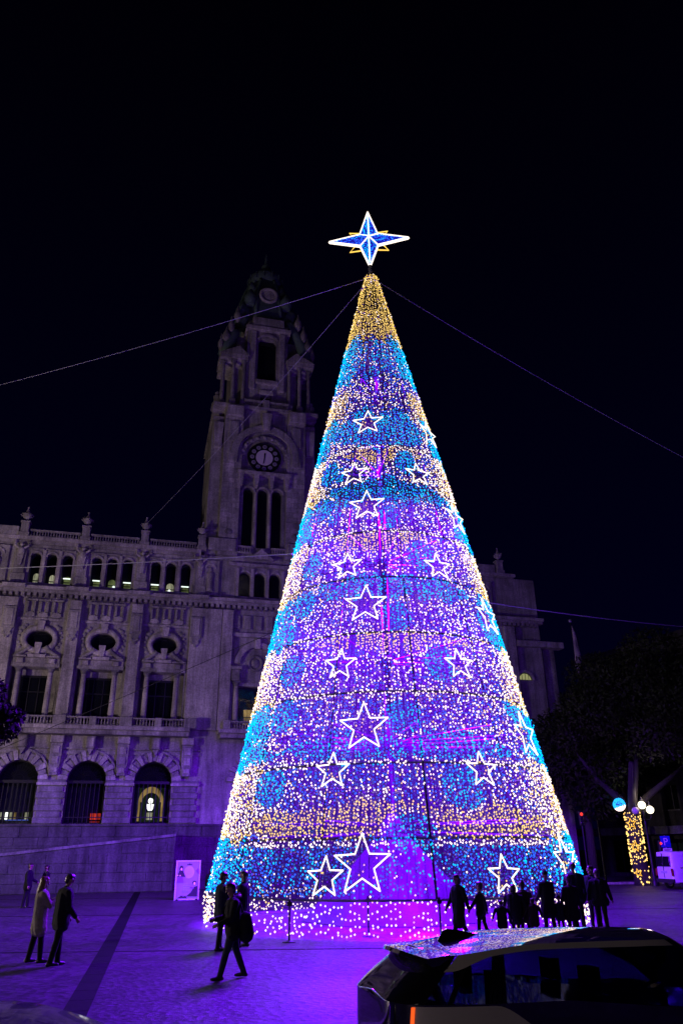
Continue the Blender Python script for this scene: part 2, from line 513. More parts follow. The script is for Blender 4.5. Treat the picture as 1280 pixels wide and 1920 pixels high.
def voussoirs(c, zs, r0, r1, n=15, y=-.12, key=True):
    for i in range(n):
        a0 = math.pi*i/n + .012; a1 = math.pi*(i+1)/n - .012
        big = (i % 2 == 0)
        ra, rb = (r0-.04, r1) if big else (r0+.03, r1-.10)
        pr_ = y - (.13 if big else 0) - (.06 if i == n//2 else 0)
        poly = [(c+ra*math.cos(a0), zs+ra*math.sin(a0)), (c+rb*math.cos(a0), zs+rb*math.sin(a0)),
                (c+rb*math.cos((a0+a1)/2)*1.0, zs+rb*math.sin((a0+a1)/2)),
                (c+rb*math.cos(a1), zs+rb*math.sin(a1)), (c+ra*math.cos(a1), zs+ra*math.sin(a1))]
        mb = MB(); mb.prism(poly, pr_, -.002); mb.build('voussoir', SL if big else S, hall)

def arch_band(c, zs, r0, r1, y0, y1, name, m=S, n=20, a_from=0, a_to=180, par=None):
    mb = MB()
    for i in range(n):
        a0 = R(a_from + (a_to-a_from)*i/n); a1 = R(a_from + (a_to-a_from)*(i+1)/n)
        mb.prism([(c+r0*math.cos(a0), zs+r0*math.sin(a0)), (c+r1*math.cos(a0), zs+r1*math.sin(a0)),
                  (c+r1*math.cos(a1), zs+r1*math.sin(a1)), (c+r0*math.cos(a1), zs+r0*math.sin(a1))], y0, y1)
    return mb.build(name, m, par or hall)

def ring_band(c, z, rx0, rz0, rx1, rz1, y0, y1, name, m=S, n=28, par=None):
    mb = MB(); vs_ = []
    for i in range(n):
        a = 2*math.pi*i/n; ca, sa = math.cos(a), math.sin(a)
        rxm, rzm = (rx0+rx1)/2, (rz0+rz1)/2
        vs_ += [(c+rx0*ca, y1, z+rz0*sa), (c+rx0*ca, y0+.06, z+rz0*sa), (c+rxm*ca, y0, z+rzm*sa), (c+rx1*ca, y0+.06, z+rz1*sa), (c+rx1*ca, y1, z+rz1*sa)]
    fs_ = []
    for i in range(n):
        j = (i+1) % n
        for k in range(4):
            fs_.append((i*5+k, i*5+k+1, j*5+k+1, j*5+k))
    mb.add(vs_, fs_); return mb.build(name, m, par or hall, True)

LIT_GREEN = emit_var('room_light_green', (0.52, 0.60, 0.22), 0.26, 3)
LIT_CREAM = emit_var('room_light_cream', (0.85, 0.80, 0.50), 0.55)
LIT_TUBE = emit('fluorescent_tube', (0.93, 1.0, 0.86), 2.2)
LIT_WARM = emit_var('room_light_amber', (1.0, 0.62, 0.20), 0.40, 5)
LIT_RED = emit_var('room_light_red', (1.0, 0.06, 0.03), 0.95)
LIT_WHITE = emit('lantern_white', (1.0, 0.97, 0.86), 3.0)
LIT_BLUE = emit('room_light_blue', (0.12, 0.2, 1.0), 0.8)
LIT_TEAL = emit_var('room_light_teal', (0.30, 0.45, 0.25), 0.055, 6)

def pane_window(loop, y=.45, frame=.05, lit=False, name='window'):
    """frame of the opening with its glass, dark room behind"""
    fr = MB()
    cx = sum(p[0] for p in loop)/len(loop); cz = sum(p[1] for p in loop)/len(loop)
    n = len(loop)
    inner = []
    for (x, z) in loop:
        d = Vector((cx-x, cz-z)); d = d.normalized()*frame*1.3
        inner.append((x+d.x, z+d.y))
    fr.add([(x, y-.05, z) for x, z in loop] + [(x, y-.05, z) for x, z in inner] + [(x, y+.02, z) for x, z in inner],
           [(i, (i+1) % n, (i+1) % n + n, i+n) for i in range(n)] + [(i+n, (i+1) % n + n, (i+1) % n + 2*n, i+2*n) for i in range(n)])
    o = fr.build(name, M['iron'], hall)
    g = MB(); g.add([(x, y, z) for x, z in loop], [tuple(range(n))]); g.build('pane', M['glass'] if lit else M['pane'], o)
    if lit:
        k = MB(); k.add([(x, .89, z) for x, z in loop], [tuple(range(n))]); k.build('dark_room', M['dark'], o)
    return o

def emblock(o, name, m, x0, x1, z0, z1, y0=.7, y1=.8):
    k = MB(); k.box(x0, x1, y0, y1, z0, z1); return k.build(name, m, o)

PIERS = [BAYS[0]-PITCH/2] + [c + PITCH/2 for c in BAYS]
LITW = {0: [('cream', .02, .34, .0, 1.0), ('cream', 0, .34, 0, 1), ('tube', -.15, .36, 0, 1)], }
for bi, c in enumerate(BAYS):
    # ---------------- ground floor arch
    voussoirs(c, 6.9, 1.32, 1.92)
    arch_band(c, 6.9, 1.93, 2.06, -.20, -.002, 'archivolt', S, 22, 8, 172)
    # ---------------- entablature over the arches
    mb = MB(); mb.cbox(c-.30, c+.30, -.62, -.002, 8.98, 9.80, .05); mb.build('keystone_block', S, hall)
    mb = MB(); mb.cbox(c-.21, c+.21, -.66, -.622, 9.10, 9.66, .02); mb.build('keystone_panel', SL, hall)
    mb = MB(); mb.prism([(c-.22, 8.96), (c-.02, 8.55), (c+.02, 8.55), (c+.22, 8.96)], -.5, -.002); mb.build('keystone_drop', S, hall)
    # ---------------- first floor opening: two columns, dark window behind
    for sx in (-1, 1):
        column(c + sx*1.08, .05, 10.75, 14.18, .205)
    o = pane_window(rect_loop(c-1.0, c+1.0, 10.42, 14.1), .80, .12)
    for xx in (-.34, .34):
        mb = MB(); mb.box(c+xx-.035, c+xx+.035, .72, .79, 10.5, 14.0); mb.build('mullion', M['iron'], o)
    mb = MB(); mb.box(c-.9, c+.9, .72, .79, 12.9, 12.98); mb.build('transom', M['iron'], o)
    # ---------------- lintel, broken pediment and oval window
    mb = MB(); mb.box(c-1.62, c+1.66, -.20, -.002, 14.56, 14.80); mb.cbox(c-1.58, c+1.62, -.10, -.002, 14.80, 15.22, .02)
    mb.build('lintel', S, hall)
    for sx in (-1, 1):
        mb = MB(); mb.cbox(c+sx*1.08-.22, c+sx*1.08+.22, -.30, -.104, 14.82, 15.16, .03); mb.build('lintel_block', SL, hall)
        mb = MB(); mb.box(c+sx*1.12-.45, c+sx*1.12+.45, -.42, -.002, 15.222, 15.33); mb.build('lintel_shelf', SL, hall)
        pts = []
        for i in range(8):
            t = i/7; pts.append((c+sx*(1.50-.98*t), -.24, 15.40+.62*t**1.7))
        mb = MB(); mb.tube(pts, [.10,.12,.13,.14,.14,.15,.17,.2], 7); mb.build('pediment_scroll', S, hall, True)
    mb = MB(); mb.cbox(c-.62, c+.62, -.36, -.104, 15.225, 15.46, .03); mb.build('pediment_centre', SL, hall)
    mb = MB(); mb.prism([(c-.15, 15.47), (c+.15, 15.47), (c+.24, 16.30), (c-.24, 16.30)], -.40, -.06); mb.build('lower_key', SL, hall)
    ring_band(c, 16.6, .90, .68, 1.27, 1.05, -.30, -.002, 'oval_surround', SL)
    mb = MB(); mb.prism([(c-.20, 17.22), (c+.20, 17.22), (c+.27, 17.92), (c-.27, 17.92)], -.42, -.05); mb.build('upper_key', SL, hall)
    pane_window(oval_loop(c, 16.6, .90, .68), .35, .05, name='oval_window')
    # ornament in the spandrels of the oval
    for sx in (-1, 1):
        for (ox, oz, r_) in ((1.22, 17.45, .20), (1.38, 17.15, .15), (1.45, 16.8, .12), (1.05, 17.6, .15), (1.42, 16.35, .13), (1.30, 16.05, .15)):
            mb = MB(); mb.sphere((c+sx*ox, -.03, oz), r_, 8, 5, (1.1, .7, .9)); mb.build('leaf_carving', S, hall, True)
    # ---------------- frieze of three draped panels
    mb = MB(); mb.box(c-1.75, c+1.75, -.16, -.002, 17.98, 18.16); mb.build('frieze_moulding', SL, hall)
    for k in (-1, 0, 1):
        x = c + k*.92
        mb = MB(); mb.prism([(x-.34, 18.30), (x-.18, 18.20), (x+.18, 18.20), (x+.34, 18.30), (x+.30, 18.52), (x, 18.62), (x-.30, 18.52)], -.20, -.002)
        mb.build('swag', SL, hall)
        for sx in (-1, 1):
            mb = MB(); mb.cbox(x+sx*.24-.09, x+sx*.24+.09, -.24, -.002, 18.60, 19.42, .03); mb.build('frieze_console', S, hall)
        mb = MB(); mb.cbox(x-.44, x+.44, -.30, -.002, 19.44, 19.58, .02); mb.build('frieze_cap', S, hall)
    # ---------------- attic windows
    for k in (-1, 0, 1):
        x = c + k*1.16
        o = pane_window(arch_loop(x, .37, 20.9, 22.9, 10), .30, .035, lit=True, name='attic_window')
        arch_band(x, 22.9, .38, .50, -.10, -.002, 'window_hood', SL, 10)
        mb = MB(); mb.box(x-.52, x+.52, -.16, -.002, 23.50, 23.58); mb.build('hood_moulding', S, hall)
        j = bi*3 + k + 1
        zt = [21.9, 21.85, 21.75, 21.7, 21.75, 21.55, 21.55, 21.75, 21.5][j]
        shift = [.10, .10, .04, .06, .02, .03, 0, 0, .02][j]
        mtl = [LIT_CREAM, LIT_CREAM, LIT_GREEN, LIT_GREEN, LIT_GREEN, LIT_GREEN, LIT_GREEN, LIT_CREAM, LIT_GREEN][j]
        xa, xb = x-.24+shift*1.6, x+.34
        w = (xb-xa)/2
        loop = [(xa, 20.93), (xb, 20.93)] + [((xa+xb)/2 + w*math.cos(math.pi*i/8), zt-.25 + w*math.sin(math.pi*i/8)) for i in range(9)]
        g = MB(); g.prism(loop, .74, .80); g.build('lit_room', mtl, o)
        g = MB(); g.box(xa, xb, .66, .70, 21.22, 21.29); g.build('glazing_bar', M['iron'], o)
        if j in (2, 3, 5, 6, 8):
            g = MB(); g.box(x-.28+shift, x+.33, .62, .65, 21.52, 21.61); g.build('fluorescent_lamp', LIT_TUBE, o)
        if j in (4, 7):
            g = MB(); g.sphere((x+(.24 if j == 4 else 0), .62, 21.12), .11, 8, 6, (1, .4, 1.2)); g.build('lamp_globe', LIT_TUBE, o)
    for k in (-.5, .5):
        mb = MB(); mb.box(c+k*1.16-.11, c+k*1.16+.11, -.14, -.002, 20.9, 23.5); mb.build('attic_pilaster', SL, hall)
    mb = MB(); mb.box(c-1.75, c+1.75, -.12, -.002, 20.56, 20.86); mb.build('attic_sill', S, hall)
    # balustrades: first floor with a pedestal in the middle, roof
    balustrade(c-1.78, c-.26, 10.40, 11.03, -1.05)
    balustrade(c+.26, c+1.78, 10.40, 11.03, -1.05)
    mb = MB(); mb.cbox(c-.25, c+.25, -1.27, -.85, 10.40, 11.06, .03); mb.build('balustrade_pedestal', S, hall)
    balustrade(c-1.83, c+1.83, 24.42, 25.02, -.25)

# windows of the three ground arches
def ground_arch(c, kind):
    o = pane_window(arch_loop(c, 1.30, 4.1, 6.9), .42, .06, lit=True, name='arched_window')
    bars = MB()
    for i in range(9):
        x = c - 1.2 + i*.3
        top = 6.75 if kind != 'dark' else 6.9
        bars.box(x-.024, x+.024, .30, .34, 4.15, top)
    bars.box(c-1.26, c+1.26, .28, .34, 4.50, 4.56); bars.box(c-1.28, c+1.28, .26, .40, 6.72, 6.90)
    bars.build('iron_grille', M['iron'], o)
    fan = MB()
    for i in range(1, 16):
        a = math.pi*i/16
        fan.tube([(c+.32*math.cos(a), .32, 6.92+.32*math.sin(a)), (c+1.25*math.cos(a), .32, 6.92+1.25*math.sin(a))], .016, 4)
    for rr in (.34, .62, .95):
        fan.tube([(c+rr*math.cos(math.pi*i/16), .32, 6.92+rr*math.sin(math.pi*i/16)) for i in range(17)], .014, 4)
    fan.build('fanlight', M['iron'], o)
    return o
o = ground_arch(BAYS[0], 'shop')
for i, (x, w, m_) in enumerate(((-.72, .12, LIT_CREAM), (-.35, .16, LIT_WHITE), (-.08, .14, LIT_CREAM), (.2, .13, LIT_WARM), (.62, .1, LIT_TEAL), (.92, .22, LIT_CREAM), (1.15, .08, LIT_TEAL))):
    x -= .12; emblock(o, 'lit_curtain', m_, BAYS[0]+x-w/2, BAYS[0]+x+w/2, 4.42, 4.86)
emblock(o, 'lit_sill', LIT_BLUE, BAYS[0]-.5, BAYS[0]+.95, 4.36, 4.40)
o = ground_arch(BAYS[1], 'red')
for x in (.58, .82, 1.06):
    emblock(o, 'lit_red_curtain', LIT_RED, BAYS[1]+x-.105, BAYS[1]+x+.105, 4.40, 4.80)
emblock(o, 'lit_red_sill', LIT_RED, BAYS[1]+.48, BAYS[1]+1.14, 4.24, 4.27)
o = ground_arch(BAYS[2], 'lantern')
c = BAYS[2]
g = MB()
for i in range(14):
    a0, a1 = math.pi*i/14, math.pi*(i+1)/14
    g.prism([(c+.62*math.cos(a0), 5.55+.62*math.sin(a0)), (c+.86*math.cos(a0), 5.55+1.02*math.sin(a0)), (c+.86*math.cos(a1), 5.55+1.02*math.sin(a1)), (c+.62*math.cos(a1), 5.55+.62*math.sin(a1))], .74, .80)
g.box(c-.86, c-.72, .74, .80, 4.3, 5.55); g.box(c+.72, c+.86, .74, .80, 4.3, 5.55)
g.build('lit_inner_arch', LIT_WARM, o)
emblock(o, 'lit_vestibule', LIT_TEAL, c-.95, c+.95, 4.25, 6.5, .82, .86)
g = MB(); g.sphere((c-.02, .62, 5.62), .17, 10, 8, (1, .5, 1.15)); g.build('lantern_globe', LIT_WHITE, o)
g = MB(); g.lathe([(.12, 0), (.20, .12), (.24, .42)], 12, (c-.02, .62, 4.98), sy=.5); g.build('lantern_bowl', LIT_WHITE, o)
emblock(o, 'lit_doorway', LIT_CREAM, c-.22, c+.18, 4.38, 4.86, .76, .79)
ground_arch(tb, 'dark')
voussoirs(tb, 6.9, 1.32, 1.92)

# piers of the ground floor: banded stones, impost, console
for px_ in PIERS:
    zz = 4.12; i = 0
    while zz < 6.55:
        h = .40; wide = (i % 2 == 0)
        hw = (.94 if wide else .78)
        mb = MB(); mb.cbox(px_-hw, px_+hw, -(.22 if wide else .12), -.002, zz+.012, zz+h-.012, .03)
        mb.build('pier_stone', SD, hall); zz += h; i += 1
    mb = MB(); mb.box(px_-.98, px_+.98, -.26, -.002, 6.56, 6.74); mb.build('impost', SL, hall)
    mb = MB(); mb.prism([(px_-.26, 7.2), (px_+.26, 7.2), (px_+.38, 8.1), (px_+.38, 9.30), (px_-.38, 9.30), (px_-.38, 8.1)], -.46, -.002); mb.build('console', S, hall)
    for (z0, z1) in ((8.62, 9.12), (7.90, 8.42), (7.36, 7.70)):
        mb = MB(); mb.cbox(px_-.24, px_+.24, -.54, -.462, z0, z1, .03); mb.build('console_panel', SL, hall)
    mb = MB(); mb.cbox(px_-.44, px_+.44, -.62, -.002, 9.32, 9.82, .05); mb.build('console_cap', SL, hall)
    # first floor pilaster with hanging ornament
    if px_ == PIERS[0]: xa, xb = -27.5, px_+.43
    elif px_ == PIERS[-1]: xa, xb = px_-.43, -9.76
    else: xa, xb = px_-.43, px_+.43
    mb = MB(); mb.cbox(xa, xb, -.42, -.002, 10.42, 19.60, .03); mb.build('pilaster' if xb-xa < 1 else 'corner_pier', SL, hall)
    mb = MB(); mb.cbox(px_-.46, px_+.46, -.60, -.422, 17.25, 18.85, .05); mb.build('pilaster_bracket', S, hall)
    mb = MB(); mb.cbox(px_-.27, px_+.27, -.66, -.602, 17.45, 18.65, .03); mb.build('bracket_panel', SL, hall)
    mb = MB(); mb.prism([(px_-.10, 16.55), (px_+.10, 16.55), (px_+.34, 17.24), (px_-.34, 17.24)], -.56, -.422); mb.build('bracket_drop', S, hall)
    for (ox, oz) in ((-.2, 16.85), (.2, 16.85), (0, 16.6)):
        mb = MB(); mb.sphere((px_+ox, -.5, oz), .13, 8, 5, (1, .8, 1.1)); mb.build('bracket_leaf', S, hall, True)
    mb = MB(); mb.cbox(px_-.44, px_+.44, -1.28, -.85, 10.40, 11.10, .03); mb.build('balustrade_pier', S, hall)
    # attic pier with its carved half figure
    mb = MB(); mb.cbox(px_-.52, px_+.52, -.30, -.002, 20.56, 21.5, .03); mb.cbox(px_-.40, px_+.40, -.24, -.002, 21.5, 23.3, .03); mb.build('attic_pier', S, hall)
    mb = MB()
    mb.sphere((px_, -.42, 23.72), .15, 8, 6); mb.sphere((px_, -.34, 23.25), .27, 8, 6, (1, .7, 1.3))
    for sx in (-1, 1):
        mb.tube([(px_+sx*.2, -.36, 23.45), (px_+sx*.45, -.42, 23.62), (px_+sx*.5, -.4, 24.05)], [.1, .09, .07], 6)
    mb.prism([(px_-.12, 22.1), (px_+.12, 22.1), (px_+.24, 23.1), (px_-.24, 23.1)], -.4, -.242)
    mb.build('herm_figure', SL, hall, 'auto')
    urn(px_, 24.42)

# long members of the left front, between the pavilion and the tower
def run(name, x0, x1, y, z0, z1, m=S):
    mb = MB(); mb.box(x0, x1, y, -.003, z0, z1); return mb.build(name, m, hall)
XL, XR = -25.1, -11.72
run('upper_cornice', -31.5, XR, -.46, 24.16, 24.42, SL); run('upper_architrave', -31.5, XR, -.22, 23.92, 24.155, S)
run('main_cornice', -31.5, 17.7, -.86, 20.18, 20.42, SL); run('main_cornice_bed', -31.5, 17.7, -.60, 19.98, 20.176, S)
run('cornice_blocking', -31.5, 17.7, -.40, 20.42, 20.56, S)
run('balcony_slab', -24.9, XR, -1.42, 10.16, 10.40, SL); run('balcony_bed', -24.9, XR, -1.15, 9.86, 10.157, S)
run('architrave_band', -31.5, XR+1, -.16, 8.95, 9.05, S); run('architrave_band', -31.5, XR+1, -.10, 8.62, 8.80, S)
dn = 0
for i in range(116):
    x = -31.3 + i*.42
    if x > 17.4: break
    mb = MB(); mb.box(x, x+.24, -.54, -.004, 19.74, 19.975); mb.build('cornice_dentil', S, hall)
for px_ in PIERS:
    mb = MB(); mb.box(px_-.8, px_+.8, -1.06, -.862, 20.20, 20.46); mb.build('cornice_break', SL, hall)

# ---- plain strip with a niche panel between the last bay and the tower, and the end pavilions
def niche_panel(x0, x1, z0, z1):
    xm = (x0+x1)/2
    mb = MB(); mb.cbox(x0, x1, -.20, -.002, z0, z1, .04); mb.build('niche_panel', S, hall)
    arch_band(xm, z1-.75, .34, .46, -.28, -.202, 'niche_arch', SL, 12)
    mb = MB()
    mb.lathe([(.30, 0), (.26, .3), (.22, .9), (.27, 1.25), (.24, 1.5), (.10, 1.62), (.14, 1.75), (.15, 1.88), (.05, 2.0)], 10, (xm, -.26, z0+.35), sy=.6)
    mb.build('niche_statue', SL, hall, 'auto')
for (a_, b_) in ((-11.6, -10.15), (-27.4, -25.9), (12.0, 13.4)):
    niche_panel(a_, b_, 20.7, 23.7)
for x in (-28.05, -24.95+.05, 11.2, 14.25):
    if x < -25.5 or x > 0:
        urn(x, 24.42)
mb = MB(); mb.cbox(-27.6, -25.5, -.4, -.1, 24.43, 25.2, .03); mb.build('parapet_block', S, hall)
mb = MB(); mb.cbox(11.7, 13.8, -.4, -.1, 24.43, 25.2, .03); mb.build('parapet_block', S, hall)
run('upper_cornice', 9.5, 15.6, -.55, 24.16, 24.42, SL)
for x in (10.9, 14.6):
    mb = MB(); mb.cbox(x-.5, x+.5, -.4, -.002, 4.1, 19.7, .04); mb.build('pavilion_pilaster', SL, hall)
# lower block at the far right with a lit half round window
mb = MB(); mb.box(17.62, 19.0, .4, 22, -.2, 18.0); mb.build('side_wing', S, hall)
mb = MB(); mb.box(15.2, 19.5, -.5, .398, 18.0, 18.5); mb.build('side_cornice', SL, hall)
o = pane_window([(15.75+.62*math.cos(math.pi*i/12), 15.2+.62*math.sin(math.pi*i/12)) for i in range(13)], -.03, .05, lit=True, name='lunette_window')
g = MB(); g.prism([(15.75+.58*math.cos(math.pi*i/12), 15.22+.58*math.sin(math.pi*i/12)) for i in range(13)], -.02, -.006); g.build('lit_room', emit('room_light_lunette', (.85, .80, .34), .55), o)
g = MB()
for x in (-.3, 0, .3): g.box(15.75+x-.02, 15.75+x+.02, -.10, -.085, 15.22, 15.75)
g.build('glazing_bar', M['iron'], o)
arch_band(15.75, 15.2, .64, .85, -.16, -.004, 'window_hood', SL, 14)
# roof mansards at the right end
for (x0, x1, z1) in ((14.9, 16.4, 24.0), (16.4, 17.4, 22.2)):
    mb = MB(); mb.add([(x0,.6,20),(x1,.6,20),(x1,12,20),(x0,12,20),(x0+.3,1.6,z1),(x1-.3,1.6,z1),(x1-.3,11,z1),(x0+.3,11,z1)], [(0,1,5,4),(1,2,6,5),(2,3,7,6),(3,0,4,7),(4,5,6,7)]); mb.build('mansard_roof', M['copper'], hall)

# ================= central bay below the tower
for sx in (-1, 1):
    mb = MB(); mb.cbox(tb+sx*2.4-.42, tb+sx*2.4+.42, -.47, -.002, 10.42, 19.6, .04); mb.build('pilaster', SL, hall)
mb = MB(); mb.box(tb-1.95, tb+1.95, -.30, -.002, 17.55, 17.85); mb.build('window_cornice', SL, hall)
arch_band(tb, 15.45, 1.30, 1.72, -.28, -.002, 'window_arch', SL, 22)
mb = MB(); mb.cbox(tb-.22, tb+.22, -.42, -.004, 16.62, 17.42, .03); mb.build('arch_key', SL, hall)
ring_band(tb-.1, 15.55, .38, .42, .62, .66, -.14, -.004, 'tympanum_ring', S)
mb = MB(); mb.sphere((tb-.1, .02, 15.55), .36, 10, 6, (1, .5, 1.1)); mb.build('tympanum_carving', SL, hall, True)
for sx in (-1, 1):
    column(tb+sx*1.52, -.28, 10.75, 13.7, .20)
    mb = MB(); mb.box(tb+sx*1.62-.44, tb+sx*1.62+.44, -.62, -.004, 14.94, 15.16); mb.build('arch_impost', SL, hall)
    mb = MB(); mb.cbox(tb+sx*1.62-.30, tb+sx*1.62+.30, -.5, -.004, 14.10, 14.93, .03); mb.build('impost_block', S, hall)
mb = MB(); mb.box(tb-1.36, tb+1.36, -.12, -.002, 13.76, 14.02); mb.build('lintel', SL, hall)
o = pane_window(rect_loop(tb-1.35, tb+1.35, 10.42, 13.75), .6, .1, lit=True)
g = MB(); g.box(tb-.75, tb+.15, .74, .80, 11.05, 12.15); g.build('lit_room', LIT_WARM, o)
g = MB(); g.box(tb-.8, tb+.2, .62, .66, 11.55, 11.60)
for i in range(6): g.box(tb-.76+i*.18, tb-.74+i*.18, .62, .66, 11.0, 11.55)
g.build('railing', M['iron'], o)
run('balcony_slab', tb-2.75, tb+2.75, -1.42, 10.14, 10.38, SL); run('balcony_bed', tb-2.6, tb+2.6, -1.1, 9.84, 10.137, S)
balustrade(tb-1.9, tb+1.9, 10.38, 11.0, -1.1)
for sx in (-1, 1):
    mb = MB(); mb.cbox(tb+sx*2.2-.28, tb+sx*2.2+.28, -1.32, -.9, 10.38, 11.06, .03); mb.build('balustrade_pedestal', S, hall)
for i in range(5):
    x = tb-1.7+i*.85
    mb = MB(); mb.cbox(x-.30, x+.30, -.16, -.002, 18.2, 19.3, .04); mb.build('frieze_panel', S, hall)
for k in (-1, 0, 1):
    x = tb+k*1.22
    pane_window(arch_loop(x, .45, 20.9, 22.5, 10), .35, .05, name='tower_window')
    arch_band(x, 22.5, .46, .60, -.10, -.002, 'window_hood', SL, 10)
for k in (-1.5, -.5, .5, 1.5):
    mb = MB(); mb.box(tb+k*1.22-.13, tb+k*1.22+.13, -.20, -.002, 20.8, 23.2); mb.build('attic_pilaster', SL, hall)
run('string_course', tb-2.6, tb+2.6, -.36, 23.35, 23.6, SL)
for sx in (-1, 1):
    balustrade(tb+sx*1.55-.75, tb+sx*1.55+.75, 24.44, 25.05, -.34, .12)
mb = MB(); mb.prism([(tb-1.0, 23.98), (tb+1.0, 23.98), (tb, 24.85)], -.62, -.02); mb.build('small_pediment', SL, hall)

# ================= tower shaft
TW = 4.55
th_holes = [arch_loop(tb+k*1.22, .43, 25.1, 30.1, 10) for k in (-1, 0, 1)]
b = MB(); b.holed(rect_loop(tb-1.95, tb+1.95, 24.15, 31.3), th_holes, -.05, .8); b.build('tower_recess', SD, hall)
b = MB(); b.box(tb-1.95, tb+1.95, .8, .9, 24.15, 31.3); b.build('tower_recess_back', M['dark'], hall)
b = MB()
for sx in (-1, 1):
    xa, xb = sorted((tb+sx*1.95, tb+sx*3.55)); b.box(xa, xb, -.42, 9.5, 24.15, 38.0)
    xa, xb = sorted((tb+sx*3.55, tb+sx*TW)); b.box(xa, xb, .30, 9.0, 24.15, 37.4)
b.box(tb-1.95, tb+1.95, .9, 9.5, 24.15, 31.3); b.box(tb-1.95, tb+1.95, .0, 9.5, 31.3, 38.0)
b.build('tower_shaft', S, hall)
# courses of ashlar on the two front piers
for sx in (-1, 1):
    for i in range(16):
        z0 = 25.6 + i*.46
        if z0 > 32.6: break
        xa, xb = sorted((tb+sx*1.97, tb+sx*3.53)); xm = xa + (xb-xa)*(.38 if i % 2 else .62)
        for (u0, u1) in ((xa, xm), (xm, xb)):
            mb = MB(); mb.cbox(u0+.01, u1-.01, -.46 - rnd.uniform(0, .025), -.422, z0+.01, z0+.45, .012); mb.build('ashlar_stone', S if rnd.random() < .6 else SL, hall)
for k in (-1, 0, 1):
    x = tb+k*1.22
    pane_window(arch_loop(x, .43, 25.1, 30.1, 10), .4, .05, name='tower_window')
    arch_band(x, 30.1, .44, .58, -.16, -.052, 'window_hood', SL, 10)
for k in (-.5, .5):
    mb = MB(); mb.lathe([(.17,0),(.15,2.5),(.15,5.0)], 10, (tb+k*1.22, -.10, 25.1)); mb.build('tower_colonnette', SL, hall, 'auto')
mb = MB(); mb.box(tb-2.3, tb+2.3, -.85, -.425, 31.55, 31.78); mb.box(tb-1.95, tb+1.95, -.425, -.002, 31.55, 31.78); mb.build('clock_sill', SL, hall)
for k in (-1.5, -.5, .5, 1.5):
    x = tb + k*1.30
    mb = MB(); mb.prism([(x-.12, 30.45), (x+.12, 30.45), (x+.22, 31.54), (x-.22, 31.54)], -.72, -.06); mb.build('sill_console', SL, hall)
# clock in its arched surround
arch_band(tb, 33.45, 2.35, 2.95, -.70, -.424, 'clock_arch', S, 26, -6, 186)
arch_band(tb, 33.45, 1.75, 2.10, -.30, -.002, 'clock_inner_arch', S, 24, 0, 180)
for i in range(9):
    a = R(15 + i*150/8)
    mb = MB(); mb.sphere((tb+1.95*math.cos(a), -.30, 33.45+1.95*math.sin(a)), .17, 7, 5, (1, .6, 1)); mb.build('arch_rosette', SL, hall, True)
mb = MB(); mb.prism([(tb-.28, 35.9), (tb+.28, 35.9), (tb+.46, 37.5), (tb-.46, 37.5)], -1.0, -.425); mb.build('clock_key', SL, hall)
def disc(c, z, r, y, n=32):
    return [(c+r*math.cos(2*math.pi*i/n), z+r*math.sin(2*math.pi*i/n)) for i in range(n)]
mb = MB(); mb.prism(disc(tb, 33.45, 1.36, 0), -.22, -.002); clock = mb.build('clock', M['iron'], hall)
mb = MB(); mb.tube([(tb+1.40*math.cos(2*math.pi*i/40), -.22, 33.45+1.40*math.sin(2*math.pi*i/40)) for i in range(40)], .07, 6, True); mb.build('clock_bezel', M['iron'], clock, True)
mb = MB(); mb.prism(disc(tb, 33.45, .74, 0), -.26, -.222); mb.build('clock_dial', mat('dial_enamel', (.62, .55, .56), .4, var=.08), clock)
ROM = ['XII', 'I', 'II', 'III', 'IV', 'V', 'VI', 'VII', 'VIII', 'IX', 'X', 'XI']
enam = mat('numeral_enamel', (.30, .28, .30), .4, var=.1)
for i in range(12):
    a = R(90 - i*30); x, z = tb+1.06*math.cos(a), 33.45+1.06*math.sin(a)
    mb = MB(); mb.prism(disc(x, z, .19, 0, 14), -.25, -.222); mb.build('numeral_disc', enam, clock)
    t_ = text('numeral', ROM[i], .24, .006, M['iron'], clock); t_.location = (x, -.262, z); t_.rotation_euler = (R(90), 0, 0); t_.scale = (.62, 1, 1)
for (L_, ang, w) in ((.62, 262, .075), (.52, 262+4, .11)):
    a = R(ang); d = Vector((math.cos(a), math.sin(a))); n = Vector((-d.y, d.x))*w/2; c0 = Vector((tb, 33.45))
    q = [c0-d*.42-n, c0+d*L_-n*.6, c0+d*L_+n*.6, c0-d*.42+n]
    mb = MB(); mb.prism([(v.x, v.y) for v in q], -.30-.012*w*10, -.268); mb.build('hand', M['iron'], clock)
# carved side panels beside the clock
for sx in (-1, 1):
    for (ox, z0, z1) in ((2.75, 32.6, 33.6), (2.75, 34.6, 36.6)):
        mb = MB(); mb.cbox(tb+sx*ox-.42, tb+sx*ox+.42, -.60, -.424, z0, z1, .05); mb.build('tower_panel', S, hall)
    mb = MB(); mb.prism([(tb+sx*4.05-.3, 34.2), (tb+sx*4.05+.3, 34.2), (tb+sx*4.05+.42, 36.6), (tb+sx*4.05-.42, 36.6)], -.12, .298); mb.build('tower_bracket', SL, hall)
    mb = MB(); mb.cbox(tb+sx*2.75-.75, tb+sx*2.75+.75, -1.0, -.424, 36.9, 38.0, .06); mb.build('tower_corner_block', SL, hall)
    mb = MB(); mb.sphere((tb+sx*2.75, -.35, 26.2), .42, 10, 6, (1, .5, .8)); mb.build('tower_wreath', SD, hall, True)
    mb = MB(); mb.cbox(tb+sx*3.2-1.1, tb+sx*3.2+1.1, -.7, -.424, 24.45, 25.5, .05); mb.build('tower_plinth', S, hall)
mb = MB(); mb.box(tb-TW-.1, tb+TW+.1, -.62, 9.8, 38.0, 38.3); mb.build('tower_cornice', SL, hall)
